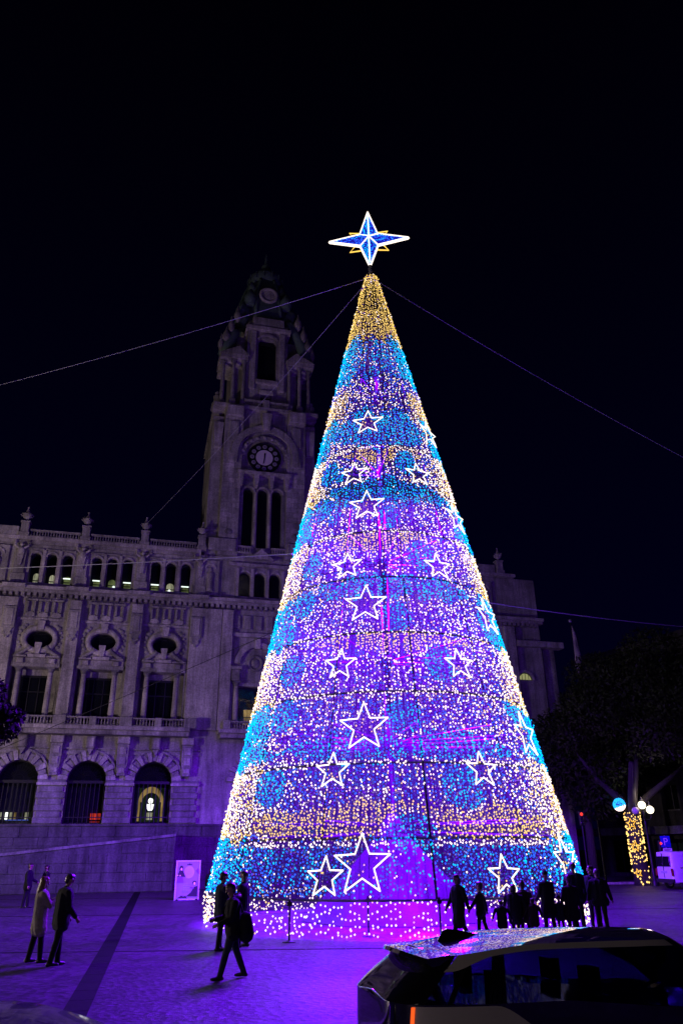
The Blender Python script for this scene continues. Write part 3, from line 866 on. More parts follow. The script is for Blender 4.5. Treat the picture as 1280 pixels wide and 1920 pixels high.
balustrade(tb-2.0, tb+2.0, 38.3, 39.0, -.40)
mb = MB(); mb.cbox(tb-.25, tb+.25, -.62, -.18, 38.3, 39.1, .03); mb.build('balustrade_pedestal', S, hall)
# belfry: central block with tall window, corner porticos
BZ = 38.3
bel_hole = [(tb-.86, 41.6), (tb+.86, 41.6), (tb+.86, 46.0), (tb+.62, 46.35), (tb-.62, 46.35), (tb-.86, 46.0)]
door = rect_loop(tb-.50, tb+.50, BZ+.05, 40.1)
b = MB(); b.holed(rect_loop(tb-1.9, tb+1.9, BZ+.001, 48.0), [bel_hole, door], .25, 1.2); b.build('belfry_front', S, hall)
b = MB(); b.box(tb-1.9, tb+1.9, 1.2, 8.2, BZ+.001, 48.0); b.box(tb-3.0, tb-1.9, 1.4, 7.6, BZ+.001, 47.0); b.box(tb+1.9, tb+3.0, 1.4, 7.6, BZ+.001, 47.0)
b.build('belfry_core', S, hall)
pane_window(bel_hole, .8, .07, name='belfry_window'); pane_window(door, .8, .06, name='belfry_door')
for sx in (-1, 1):
    mb = MB(); mb.cbox(tb+sx*1.35-.26, tb+sx*1.35+.26, .02, .248, 40.6, 47.0, .04); mb.build('belfry_pilaster', SL, hall)
mb = MB(); mb.cbox(tb-1.0, tb+1.0, -.1, .248, 41.2, 41.58, .03); mb.build('belfry_sill', SL, hall)
mb = MB(); mb.cbox(tb-.66, tb+.66, -.0, .248, 40.12, 40.5, .03); mb.build('door_hood', SL, hall)
arch_band(tb, 45.6, .98, 1.18, .05, .248, 'belfry_arch', SL, 14, 35, 145)
mb = MB(); mb.box(tb-2.1, tb+2.1, -.15, 8.4, 47.1, 47.45); mb.build('belfry_cornice', SL, hall)
mb = MB(); mb.cbox(tb-1.5, tb+1.5, .0, .245, 47.452, 48.6, .05); mb.box(tb-1.5, tb+1.5, .246, 7.9, 47.452, 48.6); mb.build('belfry_attic', S, hall)
for sx in (-1, 1):
    for (cx_, cy_) in ((2.1, .05), (3.05, .05), (3.95, .45)):
        column(tb+sx*cx_, cy_, 39.1, 43.0, .19, S)
        mb = MB(); mb.cbox(tb+sx*cx_-.30, tb+sx*cx_+.30, cy_-.30, cy_+.30, 38.302, 38.94, .03); mb.build('column_plinth', S, hall)
    xa, xb = sorted((tb+sx*1.8, tb+sx*4.3))
    mb = MB(); mb.box(xa, xb, -.30, 3.5, 43.37, 43.8); mb.build('portico_entablature', SL, hall)
    xm = (xa+xb)/2
    mb = MB(); mb.prism([(xa-.1, 43.802), (xb+.1, 43.802), (xm+sx*-.4, 44.75)], -.36, 3.0); mb.build('portico_pediment', S, hall)
    # scroll buttress and its ornaments on the shoulder
    pts = [(tb+sx*(4.0-2.0*t), .8, 44.2 + 4.8*t**.75) for t in [i/8 for i in range(9)]]
    mb = MB(); mb.tube(pts, [.55,.62,.6,.52,.5,.48,.45,.4,.35], 8); mb.build('scroll_buttress', M['copper'], hall, True)
    for (ox, oz, r_) in ((3.85, 45.3, .42), (3.45, 46.6, .36), (2.9, 47.9, .40), (4.3, 44.4, .3)):
        mb = MB(); mb.lathe([(.2,0),(.9,.5),(1.0,.9),(.5,1.4),(.15,1.9),(.02,2.1)], 9, (tb+sx*ox, .5, oz), sx=r_, sy=r_); mb.build('vase_ornament', S, hall, 'auto')
    # little dark statue on the tower shoulder
    mb = MB(); mb.lathe([(.55,0),(.5,.5),(.3,1.0),(.36,1.4),(.18,1.6),(.2,1.85),(.05,2.0)], 9, (tb+sx*4.3, .9, 38.3)); mb.build('shoulder_urn', S, hall, 'auto')
# dome and lantern
DZ = 49.0
mb = MB(); mb.box(tb-2.2, tb+2.2, 1.2, 6.2, 48.602, 49.1); mb.build('dome_plinth', S, hall)
DP = [(3.0,0),(3.08,.4),(2.95,1.6),(2.65,3.0),(2.25,4.4),(1.8,5.6),(1.6,6.0)]
mb = MB(); mb.lathe(DP, 8, (tb, 3.6, DZ), rot=math.pi/8); mb.build('dome', M['copper'], hall)
for i in range(8):
    a = math.pi/8 + i*math.pi/4
    pts = [(tb+r_*math.cos(a)*1.02, 3.6+r_*math.sin(a)*1.02, DZ+z_) for r_, z_ in DP[1:]]
    mb = MB(); mb.tube(pts, .15, 6); mb.build('dome_rib', M['copper'], hall, True)
mb = MB(); mb.prism(disc(tb, 51.9, .78, 0, 14), .72, 1.6); dm = mb.build('dormer', SL, hall)
ring_band(tb, 51.9, .62, .62, .95, .95, .58, .718, 'dormer_ring', SL, 16, dm)
for sx in (-1, 1):
    for (ox, oy, oz, k_) in ((1.75, .9, 1.6, 1.3), (2.35, 1.6, .3, 1.5), (1.5, 2.2, 4.2, .9)):
        mb = MB(); mb.lathe([(.3*k_,0),(.45*k_,.3*k_),(.5*k_,.6*k_),(.3*k_,1.0*k_),(.1*k_,1.4*k_)], 9, (tb+sx*ox, oy, DZ+oz)); mb.build('dome_ornament', M['copper'], hall, 'auto')
mb = MB(); mb.lathe([(1.6,0),(1.72,.2),(1.78,.9),(1.5,1.3),(1.1,1.75),(.6,2.0),(.42,2.3),(.46,2.9),(.2,3.1),(.14,3.8),(.05,4.7)], 12, (tb, 3.6, DZ+6.0)); mb.build('lantern_cap', M['copper'], hall, 'auto')
mb = MB(); mb.sphere((tb, 3.6, DZ+9.2), .24, 8, 6); mb.build('spire_ball', M['copper'], hall, True)
for i in range(14):
    a = 2*math.pi*i/14
    mb = MB(); mb.tube([(tb+1.82*math.cos(a), 3.6+1.82*math.sin(a), DZ+6.25), (tb+1.82*math.cos(a), 3.6+1.82*math.sin(a), DZ+6.95)], .06, 5); mb.build('lantern_baluster', M['copper'], hall)
# ================================================================== the tree of lights
CX, CY, AP, R0 = 1.72, 29.75, 29.5, 6.7
tree = thing('christmas_tree', (CX*1.035, CY*1.035, 0), 'tall cone of blue, white and gold lights with a big star on top', 'christmas tree')
tree.scale = (1.035,)*3
def axis_x(z): return -0.13*z/29.0
def rad(z): return R0*(AP-z)/AP
def cpt(th, z, off=0.0):
    """point on the cone; th in degrees, 0 faces the street"""
    r = rad(z)+off; a = R(th)
    return Vector((axis_x(z)+r*math.sin(a), -r*math.cos(a), z))
# light stars (angle, height, size)
STARS = []
for th in (-11.2, 54.0):
    for z, s in ((18.4, .66), (14.2, .70), (10.0, .75), (5.72, .80), (1.82, .84)): STARS.append((th, z, s))
for th in (-20.8, 25.9):
    for z, s in ((15.8, .56), (11.6, .56), (7.85, .56), (4.42, .56), (1.5, .56)): STARS.append((th, z, s))
def star_poly(s, inner=.42):
    return [((s if k % 2 == 0 else s*inner)*math.sin(k*math.pi/5), (s if k % 2 == 0 else s*inner)*math.cos(k*math.pi/5)) for k in range(10)]

FRAME = mat('grey_frame_paint', (.016, .016, .018), .5, .0, var=.2)
# --- frame: mast, rings, struts, ribs
RINGS = [0.92, 2.5, 4.62, 6.87, 8.95, 11.1, 13.05, 15.1, 17.2, 19.2, 21.2, 23.5, 25.6]
mb = MB(); mb.lathe([(.14, 0), (.14, 26), (.10, 28.6)], 10, (0, 0, 0))
mb.build('mast', FRAME, tree, 'auto')
for z in RINGS:
    mb = MB(); r = rad(z)-.05
    mb.tube([(axis_x(z)+r*math.cos(2*math.pi*i/48), r*math.sin(2*math.pi*i/48), z) for i in range(48)], .035, 5, True)
    mb.build('ring', FRAME, tree)
for k in range(12):
    th = 30*k + 7
    mb = MB(); mb.tube([cpt(th, .9, -.06), cpt(th, 27.9, -.06)], .03, 5); mb.build('rib', FRAME, tree)
for z in (3.0, 5.9, 8.95, 13.05, 17.2, 21.2):
    for k in range(12):
        th = 30*k + 7; p = cpt(th, z, -.08)
        for dz in ((.0,) if z > 6 else (0, -.45)):
            mb = MB(); mb.tube([(axis_x(z), 0, z+dz*.4), (p.x, p.y, p.z+dz)], .03, 5); mb.build('strut', FRAME, tree)
    mb = MB(); mb.lathe([(.14,-.25),(.26,-.2),(.26,.2),(.14,.25)], 10, (axis_x(z), 0, z)); mb.build('hub', FRAME, tree)
# white fabric tent round the foot of the mast
mb = MB(); n = 8
vs_ = []
for (r_, z_) in ((3.3, .02), (2.5, .8), (1.6, 1.65), (.75, 2.5), (.16, 3.4)):
    for k in range(n):
        a = 2*math.pi*k/n + .2; vs_.append((r_*math.cos(a), r_*math.sin(a), z_))
mb.add(vs_, [(i*n+k, i*n+(k+1) % n, (i+1)*n+(k+1) % n, (i+1)*n+k) for i in range(4) for k in range(n)])
fab = mat('tent_fabric', (.045, .045, .05), .8, var=.1, scale=2, bump=.3, bscale=5)
mb.build('mast_tent', fab, tree)

# --- added gauze cone: scatters a violet glow between bulbs, dims the far-side ones
def net_mat():
    m = bpy.data.materials.new('glow_net'); m.use_nodes = True
    nt = m.node_tree; nt.nodes.clear(); L = nt.links.new
    t = nt.nodes.new('ShaderNodeBsdfTransparent'); d = nt.nodes.new('ShaderNodeBsdfDiffuse'); tr = nt.nodes.new('ShaderNodeBsdfTranslucent')
    d.inputs[0].default_value = (.026, .026, .027, 1); tr.inputs[0].default_value = (.026, .026, .027, 1)
    mx = nt.nodes.new('ShaderNodeMixShader'); mx.inputs[0].default_value = .5
    L(d.outputs[0], mx.inputs[1]); L(tr.outputs[0], mx.inputs[2])
    m2 = nt.nodes.new('ShaderNodeMixShader'); o = nt.nodes.new('ShaderNodeOutputMaterial')
    tc = nt.nodes.new('ShaderNodeTexCoord'); n = nt.nodes.new('ShaderNodeTexNoise'); n.inputs['Scale'].default_value = 1.0; n.inputs['Detail'].default_value = 5
    mp = nt.nodes.new('ShaderNodeMapping'); mp.inputs['Scale'].default_value = (3.5, 3.5, .35)
    L(tc.outputs['Object'], mp.inputs['Vector']); L(mp.outputs['Vector'], n.inputs['Vector'])
    rg = nt.nodes.new('ShaderNodeMapRange'); rg.inputs['From Min'].default_value = .35; rg.inputs['From Max'].default_value = .65
    rg.inputs['To Min'].default_value = .38; rg.inputs['To Max'].default_value = .72
    L(n.outputs['Fac'], rg.inputs['Value'])
    L(rg.outputs[0], m2.inputs[0]); L(t.outputs[0], m2.inputs[1]); L(mx.outputs[0], m2.inputs[2]); L(m2.outputs[0], o.inputs['Surface'])
    return m
mb = MB(); n = 72
vs_ = []; zs_ = [.95] + [1.5 + i*1.5 for i in range(18)] + [28.2]
for z in zs_:
    for k in range(n):
        p = cpt(360*k/n, z, -.10); vs_.append(p)
mb.add(vs_, [(i*n+k, i*n+(k+1) % n, (i+1)*n+(k+1) % n, (i+1)*n+k) for i in range(len(zs_)-1) for k in range(n)])
mb.build('glow_net', net_mat(), tree, True)

# --- colour pattern of the light curtain
CENTRE_BLUE = [(18.2, 1.05), (14.85, .58), (10.7, .48), (5.1, .45), (1.5, .85)]
CENTRE_GOLD = [(16.85, .46), (12.65, .46), (8.65, .36), (2.95, .48)]
DISCS = [(-45, z, 9.5 if z > 12 else 7.5, .56) for z in (16.2, 14.45, 12.0, 10.4, 7.9, 6.3, 4.06)] + \
        [(19, z, 9.0 if z > 10 else 7.0, .66) for z in (16.36, 12.0, 7.84, 3.92)] + [(2, z, 7.0, .55) for z in (13.7, 9.5, 6.0, 2.6)] + \
        [(-33, z, 5.0, .35) for z in (15.9, 13.9)]
WHITE_RINGS = [17.15, 13.05, 8.98, 6.87, 4.66, 2.36]
def pick(r, *pairs):
    for w, c in pairs:
        if r < w: return c
        r -= w
    return pairs[-1][1]
def pattern(th, z, r):
    t = (th + 75) % 150 - 75 if abs(th) > 75 else th
    a = abs(t)
    wob = .20*math.sin(t*.17 + z*.9) + .13*math.sin(t*.43 + 2.0*z) + .05*math.sin(t*1.3 + z)
    if z > 23.55 + wob + (.35 if 25 < a < 60 else 0):
        return pick(r, (.91, 'gold'), (.05, 'violet'), (.04, 'white'))
    if z > 21.2 + wob:
        if a > 33: return pick(r, (.78, 'cyan'), (.17, 'blue'), (.05, 'white'))
        return pick(r, (.42, 'blue'), (.28, 'cyan'), (.14, 'white'), (.16, 'violet'))
    if z > 19.15 + wob:
        if a > 38 and z < 20.5: return pick(r, (.55, 'gold'), (.35, 'white'), (.10, 'violet'))
        return pick(r, (.30, 'white'), (.42, 'violet'), (.24, 'blue'), (.04, 'gold'))
    for (dt, dz, rt, rz) in DISCS:
        q = ((t-dt)/rt)**2 + ((z-dz)/rz)**2
        if q < 1: return pick(r, (.55, 'cyan'), (.43, 'blue'), (.02, 'white'))
        if q < 1.5 and r < .5: return 'white'
    for zr in WHITE_RINGS:
        if abs(z - zr) < .065 and a < 48: return 'white'
    if z < 2.36:
        if a > 47: return pick(r, (.62, 'cyan'), (.28, 'blue'), (.10, 'white'))
        if z < .98: return pick(r, (.6, 'white'), (.4, 'violet'))
        return pick(r, (.52, 'blue'), (.26, 'cyan'), (.18, 'violet'), (.04, 'white'))
    edge = a + 3*math.sin(z*2.1) > 49
    if edge:
        q = ((19.1 - z + wob*.7) % 4.13)/4.13
        if q < .46: return pick(r, (.80, 'cyan'), (.16, 'blue'), (.04, 'white'))
        if q < .56: return pick(r, (.75, 'white'), (.25, 'gold'))
        if q > .95: return pick(r, (.6, 'gold'), (.4, 'white'))
        return pick(r, (.56, 'white'), (.28, 'gold'), (.16, 'violet'))
    for (z0, h) in CENTRE_BLUE:
        hh = h*1.15*(1-(t/52)**2) + wob*.6
        if abs(z - z0 - .06*math.sin(t*.3)) < hh: return pick(r, (.55, 'cyan'), (.41, 'blue'), (.02, 'violet'), (.02, 'white'))
    for (z0, h) in CENTRE_GOLD:
        w = 34 if z0 > 4 else 60
        hh = h*1.15*(1-(t/w)**2) + wob*.4
        if abs(t) < w and abs(z - z0) < hh: return pick(r, (.93, 'gold'), (.05, 'white'), (.02, 'violet'))
    if a > 38: return pick(r, (.42, 'white'), (.32, 'violet'), (.18, 'blue'), (.08, 'gold'))
    if z < 7: return pick(r, (.34, 'white'), (.28, 'violet'), (.35, 'blue'), (.03, 'gold'))
    return pick(r, (.46, 'white'), (.28, 'violet'), (.23, 'blue'), (.03, 'gold'))

LEDS = {k: [] for k in ('white', 'gold', 'blue', 'cyan', 'violet')}
WIRES = []
TIERS = [(.98, 2.5), (2.5, 4.62), (4.62, 6.87), (6.87, 8.95), (8.95, 11.1), (11.1, 13.05), (13.05, 15.1), (15.1, 17.2), (17.2, 19.2), (19.2, 21.2), (21.2, 23.5), (23.5, 25.6), (25.6, 28.25)]
for (za, zb) in TIERS:
    sp = .090 if zb < 20 else .088
    nst = max(10, int(2*math.pi*rad((za+zb)/2)/(sp*1.02)))
    for k in range(nst):
        th0 = (360*(k + rnd.uniform(-.22, .22))/nst + 180) % 360 - 180
        if rnd.random() < .025: continue                 # a string that is dead
        z = zb - rnd.uniform(0, sp)
        sway = rnd.uniform(-1, 1)
        while z > za + .02:
            f = (zb - z)/(zb - za)
            r = rad(z)
            th = th0 + math.degrees((rnd.gauss(0, .018) + .03*sway*math.sin(f*7))/max(r, .25))
            zz = z + rnd.gauss(0, .022)
            z -= sp*rnd.uniform(.8, 1.25)
            t = (th + 180) % 360 - 180
            keep = 1.0
            if zz < 2.3 and abs(t) < 13: keep = .55
            inside = False
            for (sth, sz, ss) in STARS:
                dz = zz - sz
                if abs(dz) < ss*.9:
                    dt = (t - sth + 180) % 360 - 180
                    dx = R(dt)*r
                    if dx*dx + dz*dz < (ss*.62)**2:
                        ang = math.atan2(dx, dz) % (2*math.pi/5); ang = min(ang, 2*math.pi/5-ang)
                        if math.hypot(dx, dz) < ss*(.62 - .45*ang): inside = True; break
            if inside: keep = .38
            if rnd.random() > keep: continue
            c = pattern(t, zz, rnd.random())
            if inside: c = 'gold' if rnd.random() < .5 else 'violet'
            LEDS[c].append((*cpt(t, zz, rnd.gauss(0, .03)), {'white': .0245, 'gold': .0245, 'cyan': .0255, 'blue': .024, 'violet': .020}[c]*rnd.uniform(.85, 1.2)))
# low curtain of warm lights round the base, hung in swags
def curtain():
    n = 330
    for k in range(n):
        th = 360*k/n; a = R(th)
        sag = .12*abs(math.sin(R(th*4.5)))
        for z in (.88, .70, .52, .36, .22, .10):
            if rnd.random() < (.30 if z < .8 else .1): continue
            zz = z - sag*(z/.9) + rnd.gauss(0, .05); 
            if zz < .03: zz = .04
            rr = 6.50 + rnd.gauss(0, .06)
            LEDS['white' if rnd.random() < .86 else 'gold'].append((rr*math.sin(a), -rr*math.cos(a), zz, rnd.uniform(.020, .029)))
curtain()

OV = np.array([(1,0,0),(-1,0,0),(0,1,0),(0,-1,0),(0,0,1),(0,0,-1)], dtype=np.float32)
OF = np.array([(0,2,4),(2,1,4),(1,3,4),(3,0,4),(2,0,5),(1,2,5),(3,1,5),(0,3,5)], dtype=np.int32)
def bulbs(name, data, m, parent):
    d = np.array(data, dtype=np.float32); n = len(d)
    V = (d[:, None, :3] + OV[None]*d[:, None, 3:4]*np.array([1, 1, 1.25], dtype=np.float32)).reshape(-1, 3)
    F = (OF[None] + (np.arange(n, dtype=np.int32)*6)[:, None, None]).reshape(-1)
    me = bpy.data.meshes.new(name)
    me.vertices.add(len(V)); me.vertices.foreach_set('co', V.reshape(-1))
    me.loops.add(len(F)); me.loops.foreach_set('vertex_index', F)
    me.polygons.add(len(F)//3); me.polygons.foreach_set('loop_start', np.arange(0, len(F), 3, dtype=np.int32))
    me.polygons.foreach_set('loop_total', np.full(len(F)//3, 3, dtype=np.int32)) if False else None
    me.update(calc_edges=True); me.materials.append(m)
    return tag(link(name, me, parent), kind='stuff')
for k, nm in (('white', 'warm_white_bulbs'), ('gold', 'gold_bulbs'), ('blue', 'blue_bulbs'), ('cyan', 'cyan_bulbs'), ('violet', 'violet_bulbs')):
    bulbs(nm, LEDS[k], M['led_' + k], tree)
# strings themselves: thin dark leads down the face
mb = MB()
for k in range(150):
    th = 360*k/150
    mb.tube([cpt(th, .95, -.02), cpt(th, 28.0*(.55 if k % 2 else 1), -.02)], .008, 3, caps=False)
tag(mb.build('light_leads', M['rubber'], tree), kind='stuff')

# --- outline stars on the cone
for (th, z, s) in STARS:
    base = cpt(th, z, .10); a = R(th)
    ex = Vector((math.cos(a), math.sin(a), 0)); nrm = Vector((math.sin(a), -math.cos(a), R0/AP)).normalized()
    ez = nrm.cross(ex); 
    if ez.z < 0: ez = -ez
    tilt = rnd.uniform(-.05, .05)
    pts = []
    for (px_, pz_) in star_poly(s):
        c_, s_ = math.cos(tilt), math.sin(tilt)
        pts.append(base + ex*(px_*c_-pz_*s_) + ez*(px_*s_+pz_*c_))
    mb = MB()
    for i in range(10):
        mb.tube([pts[i], pts[(i+1) % 10]], .022, 5)
    for i in range(0, 10):
        mb.sphere(pts[i], .024, 5, 4)
    o = mb.build('light_star', M['led_tube'], tree)

# --- the big star on top
ts = bpy.data.objects.new('top_star', None); col.objects.link(ts); ts.parent = tree
ts.location = (-.17, 0, 30.72); ts.rotation_euler = (R(-4), R(-.6), R(-3))
mb = MB(); mb.tube([(0, 0, -2.6), (0, 0, -1.8)], .09, 8); mb.tube([(0, .12, -1.9), (0, .12, 1.9)], .05, 6); mb.build('star_pole', M['steel'], ts)
tips = [(0, 2.02), (2.02, 0), (0, -1.86), (-2.02, 0)]; inn = [(.46, .40), (.46, -.40), (-.46, -.40), (-.46, .40)]
outl = []
for i in range(4): outl += [tips[i], inn[i]]
D_ = .16
# body: a faceted star in blue mesh
mb = MB(); vs_ = [(x, 0, z) for x, z in outl] + [(0, -D_*1.6, 0), (0, D_*1.6, 0)]
fs_ = []
for i in range(8):
    j = (i+1) % 8; fs_ += [(j, i, 8), (i, j, 9)]
mb.add(vs_, fs_)
mb.build('blue_star_panel', emit('star_mesh_blue', (.02, .02, .8), .55), ts)
mb = MB()
for i in range(8):
    x0, z0 = outl[i]; x1, z1 = outl[(i+1) % 8]
    for yy in (-.05, .05):
        mb.tube([(x0, yy, z0), (x1, yy, z1)], .034, 6)
for (x, z) in inn: mb.tube([(x, -.03, z), (0, -D_*1.75, 0)], .036, 6)
for (x, z) in tips: mb.sphere((x, 0, z), .055, 6, 4)
mb.build('star_outline', M['led_tube'], ts)
mb = MB(); mb.tube([(0, -.06, 1.75), (0, -D_*1.8, 0), (0, -.06, -1.6)], .042, 6); mb.build('star_ridge', emit('led_tube_cyan', (.55, .9, 1.0), 2.2), ts)
mb = MB()
g = 1.12
for sx in (-1, 1):
    for sz in (-1, 1):
        mb.tube([(sx*.30, .10, sz*.60), (sx*.98, .10, sz*.68), (sx*.72, .10, sz*.27)], .036, 6)
mb.build('gold_back_star', M['led_tube_gold'], ts)
def tri_pts(n, a, b_, c_):
    out = []
    for _ in range(n):
        u, v = rnd.random(), rnd.random()
        if u+v > 1: u, v = 1-u, 1-v
        out.append([a[i]+(b_[i]-a[i])*u+(c_[i]-a[i])*v for i in range(3)])
    return out
bl, cyb = [], []
for i in range(8):
    x0, z0 = outl[i]; x1, z1 = outl[(i+1) % 8]
    cyan = (i in (7, 4))
    for p in tri_pts(70, (x0, -.02, z0), (x1, -.02, z1), (0, -D_*1.7, 0)):
        (cyb if rnd.random() < (.75 if cyan else .2) else bl).append((p[0], p[1]-.02, p[2], .03))
bulbs('star_blue_bulbs', bl, M['led_blue'], ts); bulbs('star_cyan_bulbs', cyb, M['led_cyan'], ts)

# --- violet lamps added inside the tree to stand in for the bulbs' light
for (x, y, z, w, spot) in ((.6, -3.6, 1.3, .02, 0), (1.8, -1.6, 4.0, .07, 0), (-1.6, 1.2, 7.5, .07, 0), (1.2, 1.2, 12.5, .07, 0), (-.2, -.6, 17.5, .05, 0), (0, -.3, 22, .025, 0),
                        (1.6, -1.6, 7.2, .22, 1), (-1.6, -1.4, 7.2, .22, 1), (1.4, 1.2, 11.5, .75, 1), (-1.4, 1.2, 11.5, .75, 1), (1.2, .9, 15.5, .85, 1), (-1.2, .9, 15.5, .85, 1)):
    ld = bpy.data.lights.new('violet_fill', 'SPOT' if spot else 'POINT'); ld.energy = VIOLET_FILL_W*w; ld.color = VIOLET; ld.shadow_soft_size = .4
    if spot: ld.spot_size = R(160); ld.spot_blend = .18
    lo = bpy.data.objects.new('violet_fill', ld); col.objects.link(lo); lo.parent = tree; lo.location = (axis_x(z)+x, y, z)

# --- guy wires and barrier posts round the tree
def wire(name, p0, p1, r, sag, label, m=None):
    p0, p1 = Vector(p0), Vector(p1); N = 24
    pts = [p0.lerp(p1, i/N) - Vector((0, 0, sag*4*(i/N)*(1-i/N))) for i in range(N+1)]
    mb = MB(); mb.tube(pts, r, 5)
    return tag(mb.build(name, m or WIRE), label, 'cable', 'guy wires holding the light tree')
WIRE = mat('steel_wire', (.4, .4, .42), .45, .3, var=.1)
TOPP = (1.65, 30.79, 29.3)
def along(px_, py_, Y):
    """point seen in the direction measured on the photograph, at distance Y"""
    d = cam.matrix_world.to_3x3() @ Vector(((px_-640)/1421, (960-py_)/1421, -1))
    return Vector((0, 0, 2.25)) + d*(Y/d.y)
wire('guy_wire', TOPP, along(-160, 762, 38), .014, .3, 'thin cable from the tree top across the clock tower to the left')
wire('guy_wire', TOPP, along(272, 985, 55), .012, .4, 'thin cable from the tree top down to the town hall roof urns')
wire('guy_wire', TOPP, along(1420, 930, 40), .014, .4, 'thin cable from the tree top falling away to the right')
wire('guy_wire', (-2.17, 30.6, 14.0), along(-160, 1070, 38), .022, .1, 'violet lit cable from the left side of the tree past the attic windows')
wire('guy_wire', (6.1, 30.6, 11.7), along(1430, 1184, 40), .022, .2, 'violet lit cable from the right side of the tree into the dark sky')
wire('guy_wire', (-2.4, 33, 11.5), along(-120, 1455, 48), .016, .05, 'dark sloping cable in front of the oval windows', M['rubber'])
post = None
for i, (x, y, lb) in enumerate(((-1.55, 23.6, 'thin dark barrier post in front of the tree, nearest the walking man'), (2.62, 23.9, 'thin dark barrier post just left of the striding woman in the long coat'), (.65, 24.9, 'thin barrier post half hidden in the light curtain, middle of the tree front'))):
    if post is None:
        post = thing('barrier_post', (x, y, 0), lb, 'barrier post', 0, 'barrier posts round the tree')
        mb = MB(); mb.lathe([(.19,0),(.19,.02),(.04,.05)], 14); mb.build('base', M['iron'], post)
        mb = MB(); mb.lathe([(.028,.04),(.028,.98),(.04,.99),(.04,1.03),(.01,1.06)], 8); mb.build('pole', M['iron'], post)
        mb = MB(); mb.box(-.07, .07, -.05, .05, .88, .98); mb.build('junction_box', M['iron'], post)
        p_ = post
    else:
        p_ = copy_tree(post); p_.location = (x, y, 0); p_['label'] = lb
# ================================================================== people
SKIN = mat('skin', (.24, .14, .10), .5, var=.08)
HAIRD = mat('dark_hair', (.018, .012, .009), .45, var=.3, scale=30)
HAIRB = mat('light_brown_hair', (.16, .095, .035), .4, var=.4, scale=30)
EYE = mat('eye', (.01, .01, .01), .2, var=0)
LIP = mat('lip', (.25, .09, .08), .5, var=0)
SHOE = mat('black_leather', (.012, .011, .011), .4, var=.2)
def cloth(name, c): return mat(name, c, .9, var=.25, scale=14, bump=.5, bscale=20, spec=.2)
CL = {'black': cloth('black_cloth', (.010, .010, .012)), 'navy': cloth('navy_cloth', (.013, .015, .026)), 'grey': cloth('dark_grey_cloth', (.028, .027, .028)),
      'jeans': cloth('dark_denim', (.022, .026, .042)), 'beige': cloth('beige_wool', (.24, .21, .165)), 'brown': cloth('brown_cloth', (.035, .024, .018)), 'bag': cloth('bag_nylon', (.011, .011, .012))}

def capsules_mesh(caps, voxel, mats, name, parent, tags, smooth_it=4):
    """one continuous surface grown round a set of tapered limbs"""
    mb = MB()
    for (p0, p1, r0, r1, tg) in caps:
        p0, p1 = Vector(p0), Vector(p1)
        d = p1-p0
        if d.length < 1e-4: d = Vector((0, 0, 1e-4))
        n = 10
        e1 = d.orthogonal().normalized(); e2 = d.normalized().cross(e1); dn_ = d.normalized()
        prof = []
        for a in (-75, -40, 0): prof.append((p0 + dn_*r0*math.sin(R(a)), r0*math.cos(R(a))))
        for a in (0, 40, 75): prof.append((p1 + dn_*r1*math.sin(R(a)), r1*math.cos(R(a))))
        vs_ = [p0 - dn_*r0]
        for c_, r_ in prof:
            for k in range(n):
                t = 2*math.pi*k/n; vs_.append(c_ + (e1*math.cos(t)+e2*math.sin(t))*r_)
        vs_.append(p1 + dn_*r1)
        fs_ = []
        for k in range(n):
            fs_.append((0, 1+(k+1) % n, 1+k)); b_ = 1+5*n
            fs_.append((b_+k, b_+(k+1) % n, len(vs_)-1))
            for i in range(5): fs_.append((1+i*n+k, 1+i*n+(k+1) % n, 1+(i+1)*n+(k+1) % n, 1+(i+1)*n+k))
        mb.add(vs_, fs_)
    me0 = mb.mesh('tmp', [])
    o = bpy.data.objects.new('tmp', me0); col.objects.link(o)
    m1 = o.modifiers.new('r', 'REMESH'); m1.mode = 'VOXEL'; m1.voxel_size = voxel
    m2 = o.modifiers.new('s', 'SMOOTH'); m2.factor = .5; m2.iterations = smooth_it
    dg = bpy.context.evaluated_depsgraph_get(); dg.update()
    me = bpy.data.meshes.new_from_object(o.evaluated_get(dg), depsgraph=dg)
    bpy.data.objects.remove(o, do_unlink=True); bpy.data.meshes.remove(me0)
    me.name = name
    me.materials.clear()
    for m in mats: me.materials.append(m)
    if len(mats) > 1 and len(me.polygons):
        ct = np.empty(len(me.polygons)*3); me.polygons.foreach_get('center', ct); ct = ct.reshape(-1, 3)
        best = np.full(len(ct), 1e9); idx = np.zeros(len(ct), dtype=np.int32)
        for (p0, p1, r0, r1, tg) in caps:
            a = np.array(p0, dtype=float); b_ = np.array(p1, dtype=float); ab = b_-a; L2 = max(ab@ab, 1e-9)
            t = np.clip(((ct-a)@ab)/L2, 0, 1)
            dd = np.linalg.norm(ct - a - t[:, None]*ab, axis=1) - (r0+(r1-r0)*t) - (.004 if tags[tg] > 1 else 0)
            w = dd < best; best[w] = dd[w]; idx[w] = tags[tg]
        me.polygons.foreach_set('material_index', idx)
    me.polygons.foreach_set('use_smooth', [True]*len(me.polygons))
    me.update()
    return link(name, me, parent)

def limb_pts(root, l1, l2, pitch, bend, side=0.0, fwd=Vector((0, -1, 0)), sgn=1):
    """two-bone limb; pitch swings it forward, bend folds the lower bone"""
    def dirv(p): return Vector((math.sin(R(side))*math.cos(R(p)), -math.sin(R(p)), -math.cos(R(p))*math.cos(R(side))))
    k = Vector(root) + dirv(pitch)*l1
    e = k + dirv(pitch + sgn*bend)*l2
    return k, e

